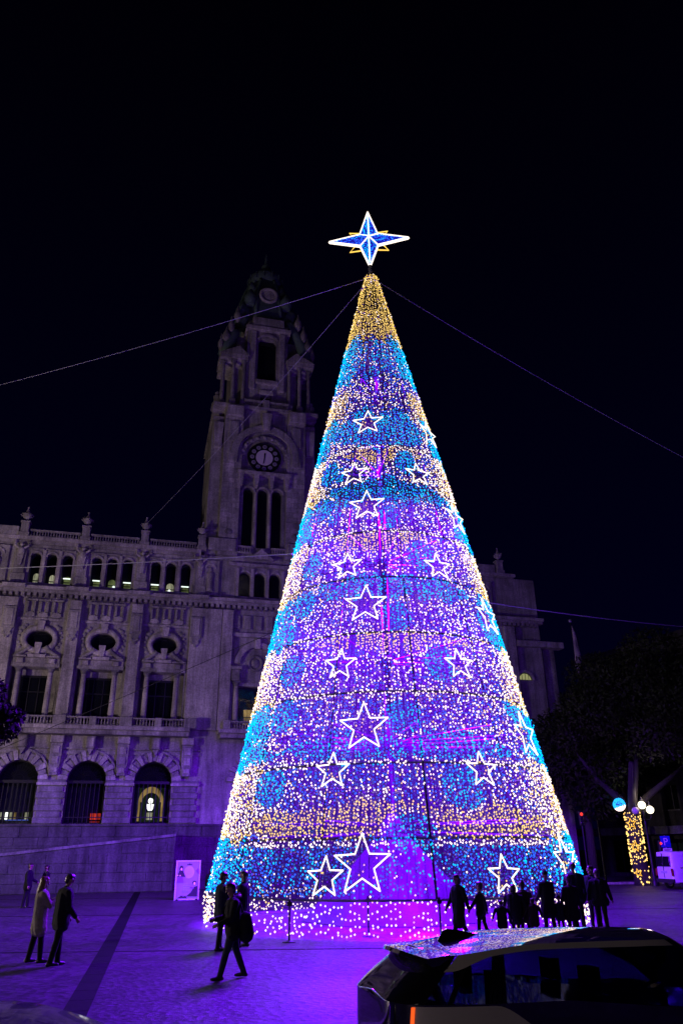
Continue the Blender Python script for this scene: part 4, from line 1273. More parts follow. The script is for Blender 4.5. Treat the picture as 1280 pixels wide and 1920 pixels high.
def person(loc, face, h, label, top='black', legs='black', coat=0.0, hair='short', hairm=None, legL=(4, 4), legR=(-4, 4), armL=(6, 12, 8), armR=(6, 12, 8),
           lean=0.0, head=(0, 0), wide=1.18, voxel=.014, group='people round the light tree', name='person', bag=None, hood=False, stoop=0.0, child=False):
    root = thing(name, (loc[0], loc[1], loc[2] if len(loc) > 2 else 0), label, 'person', R(face), group)
    s = h/1.75
    hs = 1.28 if child else 1.0          # a child's head is larger for its body
    hip_z = .93
    # legs first, then lower the pelvis until the lower foot stands on the ground
    feet = {}
    for sx, (p, k) in ((1, legL), (-1, legR)):
        kn, an = limb_pts((sx*.095, 0, 0), .44, .42, p, k, sx*2.0, sgn=-1)
        feet[sx] = (kn, an)
    drop = -min(an.z for kn, an in feet.values()) + .075
    hipc = Vector((0, 0, drop))
    T = Vector((0, -math.sin(R(lean)), math.cos(R(lean))))
    body = []; shirt = []
    pel = hipc + Vector((0, 0, .02))
    waist = hipc + T*.20; chest = hipc + T*.40; neck = hipc + T*.57; 
    hd = neck + T*.03 + Vector((0, -math.sin(R(lean+head[0]))*.14*hs, math.cos(R(lean+head[0]))*.14*hs))
    hx = math.sin(R(head[1])); hy = -math.cos(R(head[1]))
    F = Vector((hx, hy, -math.sin(R(head[0]))*.8)).normalized(); U = Vector((0, -math.sin(R(lean+head[0])), math.cos(R(lean+head[0]))))
    Sd = F.cross(U).normalized()
    for sx in (-1, 1):
        kn, an = feet[sx]; kn = kn+hipc; an = an+hipc
        hp = hipc + Vector((sx*.095, 0, 0))
        body += [(hp, kn, .100*wide, .070, 'leg'), (kn, kn.lerp(an, .35), .070, .071, 'leg'), (kn.lerp(an, .35), an, .071, .058, 'leg')]
        toe = an + Vector((sx*.03, -.165, -.045))
        if an.z > .1: toe.z = an.z - .09
        heel = an + Vector((0, .045, -.04))
        body += [(heel, an + Vector((sx*.01, -.07, -.035)), .042, .040, 'shoe'), (an + Vector((sx*.01, -.07, -.04)), toe, .042, .030, 'shoe')]
        shirt_pad = .0
    for dx in (-.07, .07):
        body += [(pel + Vector((dx, 0, 0)), waist + Vector((dx*.8, 0, 0)), .105*wide, .10*wide, 'torso'), (waist + Vector((dx*.8, 0, 0)), chest + Vector((dx, 0, .02)), .10*wide, .108*wide, 'torso')]
    body += [(chest + Vector((-.12, .01, .07)), chest + Vector((.12, .01, .07)), .085, .085, 'torso'), (neck - T*.05, hd - U*.03, .056, .052, 'skin')]
    # head with features
    k_ = hs
    body += [(hd + U*.025*k_ - F*.02*k_, hd + U*.03*k_ + F*.02*k_, .088*k_, .082*k_, 'skin'), (hd - U*.05*k_ + F*.012*k_, hd - U*.085*k_ + F*.045*k_, .062*k_, .040*k_, 'skin'),
             (hd + F*.095*k_ - U*.002*k_, hd + F*.112*k_ - U*.035*k_, .010*k_, .015*k_, 'skin'), (hd + F*.078*k_ - U*.072*k_ - Sd*.018*k_, hd + F*.078*k_ - U*.072*k_ + Sd*.018*k_, .009*k_, .009*k_, 'lip')]
    for sx in (-1, 1):
        body += [(hd + Sd*sx*.032*k_ + F*.082*k_ + U*.006*k_, hd + Sd*sx*.036*k_ + F*.083*k_ + U*.006*k_, .012*k_, .012*k_, 'eye'),
                 (hd + Sd*sx*.086*k_ + U*.02*k_, hd + Sd*sx*.09*k_ - U*.025*k_ - F*.005, .020*k_, .014*k_, 'skin')]
    hands = {}
    sh = {}
    for sx, (p, ab, bd) in ((1, armL), (-1, armR)):
        S0 = chest + Vector((sx*.185*wide, .01, .085))
        el, wr = limb_pts(S0, .29, .25, p, bd, sx*ab)
        if bd > 45: wr = wr + Vector((-sx*.10, 0, 0))
        dirw = (wr-el).normalized()
        body += [(S0, el, .056, .046, 'torso'), (el, wr, .045, .034, 'torso')]
        # hand: palm, four fingers, thumb
        palm = wr + dirw*.085
        side = dirw.cross(Vector((0, -1, .3))).normalized(); front = side.cross(dirw)
        inw = Vector((-sx, -.2, 0)).normalized()
        body += [(wr, palm, .030, .034, 'skin')]
        acr = dirw.cross(inw).normalized()
        for fi, fl in enumerate((.066, .076, .072, .056)):
            b0 = palm + acr*(.030 - .020*fi) + dirw*.01
            m_ = b0 + (dirw*.8 + inw*.35).normalized()*fl*.55; t_ = m_ + (dirw*.45 + inw*.8).normalized()*fl*.5
            body += [(b0, m_, .0105, .0095, 'skin'), (m_, t_, .0095, .008, 'skin')]
        tb0 = wr + dirw*.03 + acr*.032
        body += [(tb0, tb0 + (dirw*.6 + acr*.7 + inw*.3).normalized()*.045, .012, .0105, 'skin'), (tb0 + (dirw*.6 + acr*.7 + inw*.3).normalized()*.045, tb0 + (dirw*.9 + acr*.4 + inw*.5).normalized()*.08, .0105, .009, 'skin')]
        hands[sx] = palm + dirw*.06
        sh[sx] = (S0, el, wr)
    tags = {'skin': 0, 'leg': 1, 'shoe': 2, 'torso': 1, 'lip': 3, 'eye': 4}
    capsules_mesh(body, voxel*.9, [SKIN, CL[legs], SHOE, LIP, EYE], 'body', root, tags, 3)
    # jacket or coat
    jk = []
    g_ = .036
    for dx in (-.075, .075):
        jk += [(pel + Vector((dx, 0, -.03)), waist + Vector((dx*.85, 0, 0)), .105*wide+g_, .102*wide+g_, 't'), (waist + Vector((dx*.85, 0, 0)), chest + Vector((dx, 0, .03)), .102*wide+g_, .106*wide+g_, 't')]
    jk += [(chest + Vector((-.13*wide, .01, .075)), chest + Vector((.13*wide, .01, .075)), .085+g_*.7, .085+g_*.7, 't'), (chest + T*.10, neck + T*.0, .085, .066, 't')]
    for sx in (-1, 1):
        S0, el, wr = sh[sx]
        jk += [(S0, el, .060+g_*.5, .052+g_*.5, 't'), (el, wr - (wr-el)*.05, .052+g_*.4, .044+g_*.3, 't')]
    if coat > 0:
        for dx in (-.10, -.03, .03, .10):
            low = Vector((dx*1.45, 0, hipc.z - coat)); 
            st = (math.sin(R((legL if dx > 0 else legR)[0])))*coat*.55
            low.y -= st
            jk += [(pel + Vector((dx*.8, 0, -.02)), low, .10*wide+g_, .105+g_*1.3, 't')]
    if hood:
        jk += [(neck + T*.0 + Vector((0, .09, .02)), neck + Vector((0, .11, .05)), .075, .07, 't')]
    capsules_mesh(jk, voxel, [CL[top]], 'coat' if coat > 0 else 'jacket', root, {'t': 0}, 4)
    # hair
    hm = hairm or HAIRD
    hr = [(hd + U*.045*k_ - F*.028*k_, hd + U*.055*k_ + F*.012*k_, .094*k_, .084*k_, 'h'), (hd + U*.02*k_ - F*.05*k_, hd - U*.04*k_ - F*.055*k_, .075*k_, .055*k_, 'h')]
    if hair == 'long':
        for dx in (-.05, 0, .05):
            hr += [(hd + Sd*dx*.9 + U*.03 - F*.045, hd + Sd*dx*1.3 - U*.18 - F*.085, .066, .062, 'h'), (hd + Sd*dx*1.3 - U*.18 - F*.085, hd + Sd*dx - U*.42 - F*.10, .062, .040, 'h')]
        for sx in (-1, 1): hr += [(hd + Sd*sx*.075 + U*.03, hd + Sd*sx*.085 - U*.12 - F*.02, .03, .03, 'h')]
    if hair == 'bob':
        for sx in (-1, 0, 1): hr += [(hd + Sd*sx*.06 + U*.03 - F*.03, hd + Sd*sx*.075 - U*.10 - F*.05, .055, .045, 'h')]
    if hair == 'bun':
        hr += [(hd + U*.10*k_ - F*.07*k_, hd + U*.12*k_ - F*.07*k_, .04*k_, .04*k_, 'h')]
    if hair == 'beanie':
        hr = [(hd + U*.06*k_ - F*.015*k_, hd + U*.085*k_ - F*.02*k_, .098*k_, .085*k_, 'h'), (hd + U*.16*k_ - F*.03*k_, hd + U*.17*k_ - F*.03*k_, .03, .03, 'h')]
    capsules_mesh(hr, .011, [hm], 'hat' if hair == 'beanie' else 'hair', root, {'h': 0}, 2)
    root.scale = (s, s, s)
    mw = Matrix.Translation(root.location) @ Matrix.Rotation(R(face), 4, 'Z') @ Matrix.Scale(s, 4)
    return root, {k: mw @ v for k, v in hands.items()}, mw, dict(neck=mw @ neck, chest=mw @ chest, hip=mw @ hipc, head=mw @ hd)

GL = 'visitors standing in the square'
# couple at the left
w, wh, wm, wj = person((-7.11, 19.93), 118, 1.73, 'woman with very long hair and a pale beige coat holding up a phone', top='beige', legs='black', coat=.26, hair='long', hairm=HAIRB,
       legL=(-7, 3), legR=(9, 5), armL=(38, 4, 82), armR=(34, 2, 88), head=(2, 0), group=GL)
m_, *_ = person((-6.40, 19.30), 128, 1.80, 'man in a black jacket with his head bowed beside the woman in the beige coat', top='black', legs='black', coat=.14, legL=(6, 3), legR=(-10, 4),
       armL=(10, 6, 30), armR=(8, 6, 30), head=(22, 8), lean=3, wide=1.25, group=GL)
person((-14.75, 39.2), 96, 1.83, 'tall man in dark clothes at the far left before the stair wall', top='black', legs='black', coat=.12, legL=(6, 3), legR=(-4, 3), armL=(20, 6, 40), head=(6, 0), group=GL)
person((-14.1, 39.6), -60, 1.74, 'dark clothed man facing the tall man at the far left', top='black', legs='black', coat=.02, legL=(5, 3), legR=(-4, 3), head=(4, 0), group=GL)
person((-6.45, 40.5), 170, 1.55, 'person in a dark hooded coat just right of the lit poster', top='black', legs='black', coat=.30, hair='bob', hood=True, group=GL)
# three people left of the tree foot
person((-3.18, 21.85), 118, 1.74, 'man in a dark jacket standing at the lower left edge of the tree', top='navy', legs='black', coat=.14, legL=(4, 3), legR=(-5, 3), armL=(35, 4, 70), armR=(30, 4, 70), head=(12, 0), group=GL)
person((-2.72, 22.6), -100, 1.74, 'person facing the man in the navy jacket, half hidden behind the walking man', top='navy', legs='black', coat=.15, hair='bob', legL=(4, 3), legR=(-5, 3), armL=(20, 6, 45), armR=(24, 6, 45), group=GL)
wk, wkh, wkm, wkj = person((-2.25, 17.2), -72, 1.68, 'walking man in dark clothes striding left with a bag on his back', top='black', legs='jeans', coat=.08, legL=(19, 4), legR=(-15, 9), armL=(14, 8, 52), armR=(18, 4, 62),
       lean=4, head=(14, 0), group=GL, voxel=.012)
bg_ = thing('shoulder_bag', tuple(wkj['chest'] + Vector((.26, .06, -.26))), 'dark rounded bag hanging behind the walking man', 'bag')
bagl = [((0, 0, .05), (.02, 0, -.22), .13, .17, 'b'), ((-.02, .08, 0), (0, .08, -.22), .10, .13, 'b'), ((-.02, -.08, 0), (0, -.08, -.22), .10, .13, 'b')]
capsules_mesh(bagl, .016, [CL['bag']], 'bag_body', bg_, {'b': 0}, 3)
mb = MB(); c0 = wkj['chest'] - wkj['chest']
mb.tube([(-.02, -.1, .12), (-.10, -.14, .34), (-.26, -.16, .40), (-.42, -.13, .26), (-.44, -.12, .02)], .018, 5); mb.build('strap', CL['bag'], bg_)
# phone of the woman: screen away from the camera, its light on
pm = (wh[1] + wh[-1])*.5 + Vector((.02, -.01, .09))
ph = thing('phone', tuple(pm), 'small phone held up in front of the long haired woman', 'phone', R(118+0)); ph.rotation_euler = (R(-12), 0, R(118))
mb = MB(); mb.cbox(-.037, .037, -.005, .005, -.075, .075, .003); mb.build('phone_case', M['rubber'], ph)
mb = MB(); mb.box(-.034, .034, .0052, .0066, -.068, .068); mb.build('screen', emit('phone_screen', (.75, .8, 1.0), 1.2), ph)
mb = MB(); mb.sphere((.02, -.007, .058), .010, 8, 5, (1, .5, 1)); mb.build('lamp', emit('phone_lamp', (.9, .9, 1), 3.0), ph)

# group right of the tree
GR = 'people in front of the tree on the right'
person((3.12, 23.70), -62, 1.63, 'striding woman in a long flaring dark coat', top='black', legs='black', coat=.42, hair='bob', legL=(26, 10), legR=(-22, 10), armL=(-18, 10, 10), armR=(16, 8, 14), head=(6, 0), group=GR)
person((3.78, 24.00), -120, 1.33, 'child in a dark jacket following the striding woman', top='black', legs='black', coat=.10, hair='short', legL=(8, 5), legR=(-10, 8), armL=(30, 14, 8), armR=(-14, 14, 8), child=True, group=GR)
person((4.34, 23.90), 168, 0.89, 'small child in a wide dark coat, left end of the huddled family', top='black', legs='black', coat=.30, wide=1.75, child=True, armL=(10, 22, 20), armR=(10, 22, 20), group=GR)
person((4.79, 24.30), 150, 1.25, 'bareheaded child in a wide dark coat in the middle of the huddle', top='black', legs='black', coat=.36, wide=1.75, hair='bob', child=True, head=(4, 25), armL=(12, 20, 18), armR=(8, 24, 20), group=GR)
person((5.10, 24.50), 205, 1.32, 'child with hair tied in a bun leaning toward the bareheaded child', top='brown', legs='black', coat=.36, wide=1.65, hair='bun', child=True, head=(4, -20), armL=(12, 22, 18), armR=(8, 24, 20), group=GR)
person((5.29, 24.20), 190, 0.92, 'small child in a wide brown coat, right end of the huddled family', top='brown', legs='black', coat=.30, wide=1.75, child=True, armL=(10, 24, 18), armR=(10, 22, 18), group=GR)
person((5.89, 24.90), 200, 1.60, 'woman in a knee length dark coat and woolly hat', top='black', legs='black', coat=.34, hair='beanie', hairm=CL['black'], wide=1.1, armL=(14, 8, 30), armR=(10, 12, 20), group=GR)
person((6.24, 25.00), 190, 0.93, 'small child close beside the woman in the woolly hat', top='navy', legs='black', coat=.16, child=True, hair='beanie', hairm=CL['navy'], group=GR)
person((6.59, 25.00), 188, 1.45, 'child in a long dark coat in front of the tallest man', top='black', legs='black', coat=.40, hair='short', child=True, wide=1.15, group=GR)
person((6.92, 25.60), 176, 1.82, 'tallest man of the right group, face turned to the tree', top='navy', legs='black', coat=.08, armL=(12, 10, 30), armR=(16, 8, 40), head=(-4, 0), group=GR)
person((7.60, 25.50), 165, 1.64, 'broad man in a dark jacket at the right end, arms by his sides', top='black', legs='black', coat=.08, wide=1.18, armL=(4, 14, 8), armR=(6, 16, 14), head=(-2, 38), group=GR)
person((7.68, 26.40), -20, 1.71, 'person behind the broad man with a violet lit face in profile', top='navy', legs='black', coat=.05, armL=(10, 6, 20), armR=(8, 6, 14), head=(2, -60), group=GR)
# ================================================================== vehicles
PAINT_BLK = mat('black_gloss_paint', (.006, .006, .007), .06, var=0, coat=1.0)
ROOFM = mat('roof_black_gloss', (.010, .010, .012), .035, var=0, coat=1.0, spec=.8)
PAINT_BEIGE = mat('silver_beige_paint', (.38, .355, .32), .42, .15, var=.12, scale=160)
PAINT_DARK = mat('dark_grey_paint', (.03, .03, .045), .22, .0, var=.05, coat=.6)
CARGLASS = glass('car_glass', (.42, .46, .8), .30, .02)
TYRE = mat('tyre', (.012, .012, .012), .85, var=.2)
RIM = mat('wheel_rim', (.25, .25, .26), .35, .8, var=.1)
TAIL = emit('tail_light', (1.0, .10, .015), 1.25)
SEAT = mat('car_seat', (.005, .005, .006), .8, var=.2)

def sstep(a, b_, x):
    t = min(1, max(0, (x-a)/(b_-a))); return t*t*(3-2*t)

class Body:
    """car body as stacked closed outlines: s runs round the half outline (rear middle to front middle), v runs upward"""
    def __init__(self, rear, front, width, z, n=4.5):
        self.rear, self.front, self.width, self.z, self.n = rear, front, width, z, n
    def P(self, s, v, side):
        a = math.pi*s
        c, q = math.cos(a), math.sin(a)
        x0, x1 = self.rear(v), self.front(v)
        e = 2.0/self.n
        px_ = (x0+x1)/2 - (x1-x0)/2*math.copysign(abs(c)**e, c)
        py_ = self.width(v, px_)*abs(q)**e*side
        return Vector((px_, py_, self.z(v, px_)))

def sgrid(n):
    """parameter spacing concentrated where the superellipse bends"""
    return [i/n for i in range(n+1)]

SIDED = ('pillar', 'panel', 'rail', 'side_window', 'door', 'wing', 'sill', 'band')
def patch(body, name, m, parent, s0, s1, v0, v1, sides=(1, -1), **kw):
    if len(sides) == 2 and any(k in name for k in SIDED):
        return [patch_(body, name, m, parent, s0, s1, v0, v1, (q,), **kw) for q in sides]
    return patch_(body, name, m, parent, s0, s1, v0, v1, sides, **kw)
def patch_(body, name, m, parent, s0, s1, v0, v1, sides=(1, -1), ns=40, nv=8, smooth=True, off=0.0):
    fn = lambda f: f if callable(f) else (lambda *_: f)
    s0, s1, v0, v1 = map(fn, (s0, s1, v0, v1))
    mb = MB()
    for sd_ in sides:
        g = []
        for j in range(nv+1):
            row = []
            for i in range(ns+1):
                t = i/ns
                sa, sb = s0(j/nv), s1(j/nv)
                s_ = sa + (sb-sa)*t
                va, vb = v0(s_), v1(s_)
                row.append(body.P(s_, va + (vb-va)*j/nv, sd_))
            g.append(row)
        vs_ = [p for r_ in g for p in r_]; W = ns+1
        fs_ = []
        for j in range(nv):
            for i in range(ns):
                q = (j*W+i, j*W+i+1, (j+1)*W+i+1, (j+1)*W+i)
                fs_.append(q if sd_ < 0 else q[::-1])
        mb.add(vs_, fs_)
    return mb.build(name, m, parent, smooth)

def wheel(parent, x, y, r=.33, w=.17, name='wheel'):
    o = MB(); prof = [(r*.62, -w/2), (r*.95, -w/2), (r, -w*.3), (r, w*.3), (r*.95, w/2), (r*.62, w/2)]
    n = 28
    def ring(mb, prof, cy):
        vs_ = []
        for (rr, yy) in prof:
            for k in range(n):
                t = 2*math.pi*k/n; vs_.append((x+rr*math.cos(t), y+yy, r+rr*math.sin(t)))
        mb.add(vs_, [(i*n+k, i*n+(k+1) % n, (i+1)*n+(k+1) % n, (i+1)*n+k) for i in range(len(prof)-1) for k in range(n)])
    ring(o, prof, y); w_ = o.build(name, TYRE, parent, True)
    q = MB(); sg = 1 if y > 0 else -1
    ring(q, [(r*.62, -w*.4), (r*.66, w*.0), (r*.62, w*.4)], y)
    for k in range(5):
        a = 2*math.pi*k/5
        q.tube([(x, y+sg*w*.3, r), (x+r*.62*math.cos(a), y+sg*w*.38, r+r*.62*math.sin(a))], .03, 5)
    q.sphere((x, y+sg*w*.3, r), .06, 8, 5, (1, .4, 1)); q.build('rim', RIM, w_)
    return w_

# ---- the small hatchback in front
car = thing('parked_car', (.18, 8.36, -.14), 'two tone hatchback with black tailgate and roof mirroring the tree lights', 'car', R(15.5))
LEN = 4.35
def top_z(x):   # roof line
    return 1.60 - .10*sstep(1.5, .25, x)*1.0 - .014*max(0, (x-1.9)/1.0)**2 - .03*max(0, (x-3.0))**2
def zb(x): return 1.16 + .01*sstep(1.6, .3, x) - .12*sstep(1.5, 3.0, x) - .10*sstep(3.2, 4.35, x)
lower = Body(rear=lambda v: .02 + .10*(1-v)**2 + .05*max(0, v-.6), front=lambda v: LEN - .10*(1-v) - .28*v**3,
             width=lambda v, x: (.80 + .085*math.sin(min(1, v*1.15)*math.pi*.62)) * (1 - .05*sstep(.9, 0, x)),
             z=lambda v, x: .22 + v*(zb(x) - .22), n=5.5)
upper = Body(rear=lambda v: .042 + .44*v**1.15, front=lambda v: 3.98 - .92*v,
             width=lambda v, x: .876 - .035*v - .155*v**1.7 - .045*sstep(.9, .0, x),
             z=lambda v, x: zb(x) + v*(top_z(x) - zb(x)), n=5.5)
# s of useful stations
SQ = .245            # edge of tailgate and flank
patch(lower, 'rear_bumper', PAINT_BLK, car, 0, .21, 0, .55, ns=20)
patch(lower, 'tailgate_lower', PAINT_BLK, car, 0, .21, .55, 1, ns=20)
# flank: beige quarter panel, dark door whose waist sweeps down, beige front wing
def waist(s): return 1 - .42*sstep(.38, .52, s) if s < .56 else 1
patch(lower, 'rear_quarter_panel', PAINT_BEIGE, car, lambda t: .21 + .012*(1-t), .52, .10, lambda s: .985 - .60*sstep(.43, .53, s)**1.3, ns=50, nv=12)
patch(lower, 'door_glass_band', PAINT_BLK, car, .21, .60, lambda s: .985 - .60*sstep(.43, .53, s)**1.3 if s < .53 else .385, 1, ns=60, nv=10)
patch(lower, 'front_door', PAINT_BEIGE, car, .52, .60, .10, .385, ns=10)
patch(lower, 'front_wing', PAINT_BEIGE, car, lambda t: .60 + .012*t, .80, .10, .97, ns=24)
patch(lower, 'wing_top', PAINT_BLK, car, .60, .80, .97, 1, ns=20, nv=2)
patch(lower, 'front_bumper', PAINT_BLK, car, .80, 1, 0, 1, ns=24)
patch(lower, 'sill', PAINT_BLK, car, .21, .80, 0, .10, ns=40, nv=3)
# bonnet and shelf closing the lower body
mb = MB(); N = 40
for sd_ in (1, -1):
    row = [lower.P(i/N, 1, sd_) for i in range(N+1)]
    mid = [Vector((p.x, 0, p.z + .03)) for p in row]
    mb.add(row+mid, [(i, i+1, i+N+2, i+N+1) if sd_ < 0 else (i+1, i, i+N+1, i+N+2) for i in range(N)])
mb.build('bonnet', PAINT_BLK, car, True)
# greenhouse: beige rail arching over dark side glass
def rail_lo(s):
    if s < .30: return .66
    return .66 + .20*sstep(.30, .44, s) + .02*sstep(.44, .6, s)
patch(upper, 'tailgate_glass', PAINT_BLK, car, 0, .235, 0, .97, ns=24, nv=12)
patch(upper, 'rear_pillar', PAINT_BLK, car, .235, lambda t: .262 + .02*t, 0, .97, ns=6, nv=12)
patch(upper, 'side_window', CARGLASS, car, lambda t: .262 + .012*t, .70, 0, rail_lo, ns=60, nv=10)
patch(upper, 'roof_rail', PAINT_BEIGE, car, lambda t: .265 + .030*t, .705, rail_lo, .97, ns=60, nv=6)
patch(upper, 'door_pillar', PAINT_BLK, car, .425, .452, 0, rail_lo, ns=4, nv=10)
patch(upper, 'front_pillar', PAINT_BLK, car, .70, .745, 0, .97, ns=6, nv=10)
patch(upper, 'quarter_pillar', PAINT_BLK, car, .335, .352, 0, rail_lo, ns=4, nv=10)
patch(upper, 'windscreen', CARGLASS, car, .745, 1, 0, .97, ns=20, nv=10)
# roof skin
mb = MB(); N = 64; Mr = 8
for sd_ in (1, -1):
    per = [upper.P(i/N, .97, sd_) for i in range(N+1)]
    g = [per]
    for j in range(1, Mr+1):
        t = j/Mr
        g.append([Vector((p.x, p.y*(1-t), p.z + .048*(1-(1-t)**2.2))) for p in per])
    vs_ = [p for r_ in g for p in r_]; W = N+1; fs_ = []
    for j in range(Mr):
        for i in range(N):
            q = (j*W+i, j*W+i+1, (j+1)*W+i+1, (j+1)*W+i); fs_.append(q if sd_ < 0 else q[::-1])
    mb.add(vs_, fs_)
mb.build('roof', ROOFM, car, True)
# spoiler lip over the tailgate
mb = MB(); n = 16; vs_ = []
for i in range(n+1):
    y = -.62 + 1.24*i/n; e = .10*(abs(y)/.62)**2.5
    zt = 1.515 - .03*(y/.62)**2
    for (dx, dz) in ((.62, .035), (.30+e, .012), (.28+e, -.02), (.34+e, -.055), (.62, -.03)): vs_.append((dx, y, zt+dz))
mb.add(vs_, [(i*5+k, (i+1)*5+k, (i+1)*5+(k+1) % 5, i*5+(k+1) % 5) for i in range(n) for k in range(5)] + [(0,1,2,3,4), tuple(n*5+k for k in (4,3,2,1,0))])
mb.build('spoiler', PAINT_BLK, car, 'auto')
# shark fin aerial
mb = MB(); vs_ = []
fin = [(.74, 0, .032), (.80, .085, .030), (.86, .10, .027), (.98, .07, .024), (1.12, .025, .018), (1.18, .0, .008)]
for (x, h_, w_) in fin:
    z0 = top_z(x) + .028
    vs_ += [(x, -w_, z0), (x, -w_*.35, z0+h_), (x, w_*.35, z0+h_), (x, w_, z0)]
mb.add(vs_, [(i*4+k, i*4+k+1, (i+1)*4+k+1, (i+1)*4+k) for i in range(5) for k in range(3)] + [(0,3,2,1)])
mb.build('aerial_fin', PAINT_BLK, car, True)
# tail lamps set in the black tailgate, near the corners
for sd_ in (1, -1):
    mb = MB(); vs_ = []
    for j in range(7):
        v = .76 + .22*j/6
        for s_ in (.196 + .012*j/6, .213 + .012*j/6):
            p = lower.P(s_, v, sd_); vs_.append((p.x-.008, p.y*1.006, p.z))
    mb.add(vs_, [(j*2, j*2+1, j*2+3, j*2+2) if sd_ < 0 else (j*2+1, j*2, j*2+2, j*2+3) for j in range(6)])
    mb.build('tail_light', TAIL, car)
mb = MB(); mb.cbox(-.02, .05, -.30, .30, .70, .735, .01); mb.build('tailgate_trim', M['steel'], car)
mb = MB(); mb.sphere((.015, 0, .82), .05, 14, 8, (.3, 1, 1)); mb.build('badge', M['steel'], car, True)
for x in (.78, 3.30):
    for y in (.78, -.78): wheel(car, x, y, .345, .17)
# seats behind the glass
for (x, y) in ((1.15, .38), (1.15, -.38), (2.15, .38), (2.15, -.38)):
    mb = MB(); mb.cbox(x-.09, x+.09, y-.24, y+.24, .55, 1.12, .04); mb.cbox(x-.05, x+.06, y-.13, y+.13, 1.15, 1.34, .03); mb.build('seat', SEAT, car)
mb = MB(); mb.box(2.95, 3.5, -.7, .7, .75, .965); mb.build('dashboard', SEAT, car)
mb = MB(); mb.box(.25, 3.3, -.68, .68, .30, .34); mb.build('floor_pan', SEAT, car)
for sd_ in (1, -1):
    mb = MB(); mb.sphere((2.95, sd_*.98, 1.02), .11, 10, 7, (.6, 1, .75)); mb.tube([(2.95, sd_*.84, .98), (2.95, sd_*.95, 1.0)], .025, 6); mb.build('door_mirror', PAINT_BLK, car, True)

# ---- the dark saloon cut off by the lower left corner
car2 = thing('parked_car', (-6.55, 8.45, -.12), 'dark saloon cut off at the lower left corner, only its bonnet showing', 'car', R(2))
low2 = Body(rear=lambda v: .05, front=lambda v: 4.35 - .25*(v-.5)**2 - .10*v, width=lambda v, x: .84 + .04*math.sin(v*2.4),
            z=lambda v, x: .22 + v*(.96 - .20*sstep(3.0, 4.35, x) - .22), n=5)
up2 = Body(rear=lambda v: .55 + .85*v, front=lambda v: 3.05 - 1.0*v, width=lambda v, x: .82 - .22*v**1.3,
           z=lambda v, x: .95 + v*(1.42 - .06*((x-1.7)/1.0)**2 - .95), n=4.5)
patch(low2, 'body', PAINT_DARK, car2, 0, 1, 0, 1, ns=70, nv=10)
mb = MB(); N = 50
for sd_ in (1, -1):
    row = [low2.P(i/N, 1, sd_) for i in range(N+1)]; md = [Vector((p.x, p.y*.5, p.z+.035)) for p in row]; mid = [Vector((p.x, 0, p.z+.045)) for p in row]
    W = N+1; vs_ = row+md+mid
    for j in range(2):
        pass
    mb.add(vs_, [((j*W+i, j*W+i+1, (j+1)*W+i+1, (j+1)*W+i) if sd_ < 0 else (j*W+i+1, j*W+i, (j+1)*W+i, (j+1)*W+i+1)) for j in range(2) for i in range(N)])
mb.build('bonnet', PAINT_DARK, car2, True)
patch(up2, 'side_window', CARGLASS, car2, .26, .68, 0, .9, ns=40)
patch(up2, 'rear_window', CARGLASS, car2, 0, .26, 0, .9, ns=20)
patch(up2, 'windscreen', CARGLASS, car2, .74, 1, 0, .95, ns=20)
patch(up2, 'front_pillar', PAINT_DARK, car2, .68, .74, 0, .97, ns=6)
patch(up2, 'roof_edge', PAINT_DARK, car2, 0, .68, .9, 1, ns=40, nv=3)
mb = MB(); N = 40
for sd_ in (1, -1):
    row = [up2.P(i/N, .97, sd_) for i in range(N+1)]; mid = [Vector((p.x, 0, p.z+.04)) for p in row]
    mb.add(row+mid, [(i, i+1, i+N+2, i+N+1) if sd_ < 0 else (i+1, i, i+N+1, i+N+2) for i in range(N)])
mb.build('roof', PAINT_DARK, car2, True)
for sd_ in (1, -1):
    mb = MB(); mb.sphere((2.72, sd_*.98, 1.0), .12, 12, 8, (.55, 1, .72)); mb.tube([(2.72, sd_*.82, .95), (2.72, sd_*.95, .98)], .03, 6); mb.build('door_mirror', PAINT_BLK, car2, True)
    mb = MB(); mb.sphere((4.12, sd_*.62, .66), .13, 10, 6, (.6, 1.3, .6)); mb.build('headlight', M['glass'], car2, True)
for x in (.85, 3.45):
    for y in (.78, -.78): wheel(car2, x, y, .32, .19)
mb = MB(); mb.box(.7, 3.0, -.7, .7, .3, .92); mb.build('interior', SEAT, car2)
for i, (a0, a1) in enumerate(((-.55, -.05), (.0, .5))):
    mb = MB(); mb.tube([(3.06, a0, .99), (3.02, a1, 1.01)], .012, 4); mb.build('wiper', M['rubber'], car2)

# ---- white van parked at the right
van = thing('parked_van', (19.05, 50.3, 0), 'white panel van with dark rear window parked at the right edge', 'van', R(14))
VB = Body(rear=lambda v: .0 + .10*v**2, front=lambda v: 4.2 - .05*v - .9*max(0, v-.45)**1.2*1.2, width=lambda v, x: .86 - .07*max(0, v-.45)**1.3*1.8,
          z=lambda v, x: .38 + v*(2.0 - .1*sstep(2.4, 3.4, x) - .38), n=9)
patch(VB, 'body', M['white_paint'], van, 0, 1, 0, 1, ns=80, nv=12)
mb = MB(); N = 40
for sd_ in (1, -1):
    row = [VB.P(i/N, 1, sd_) for i in range(N+1)]; mid = [Vector((p.x, 0, p.z+.05)) for p in row]
    mb.add(row+mid, [(i, i+1, i+N+2, i+N+1) if sd_ < 0 else (i+1, i, i+N+1, i+N+2) for i in range(N)])
mb.build('roof', M['white_paint'], van, True)
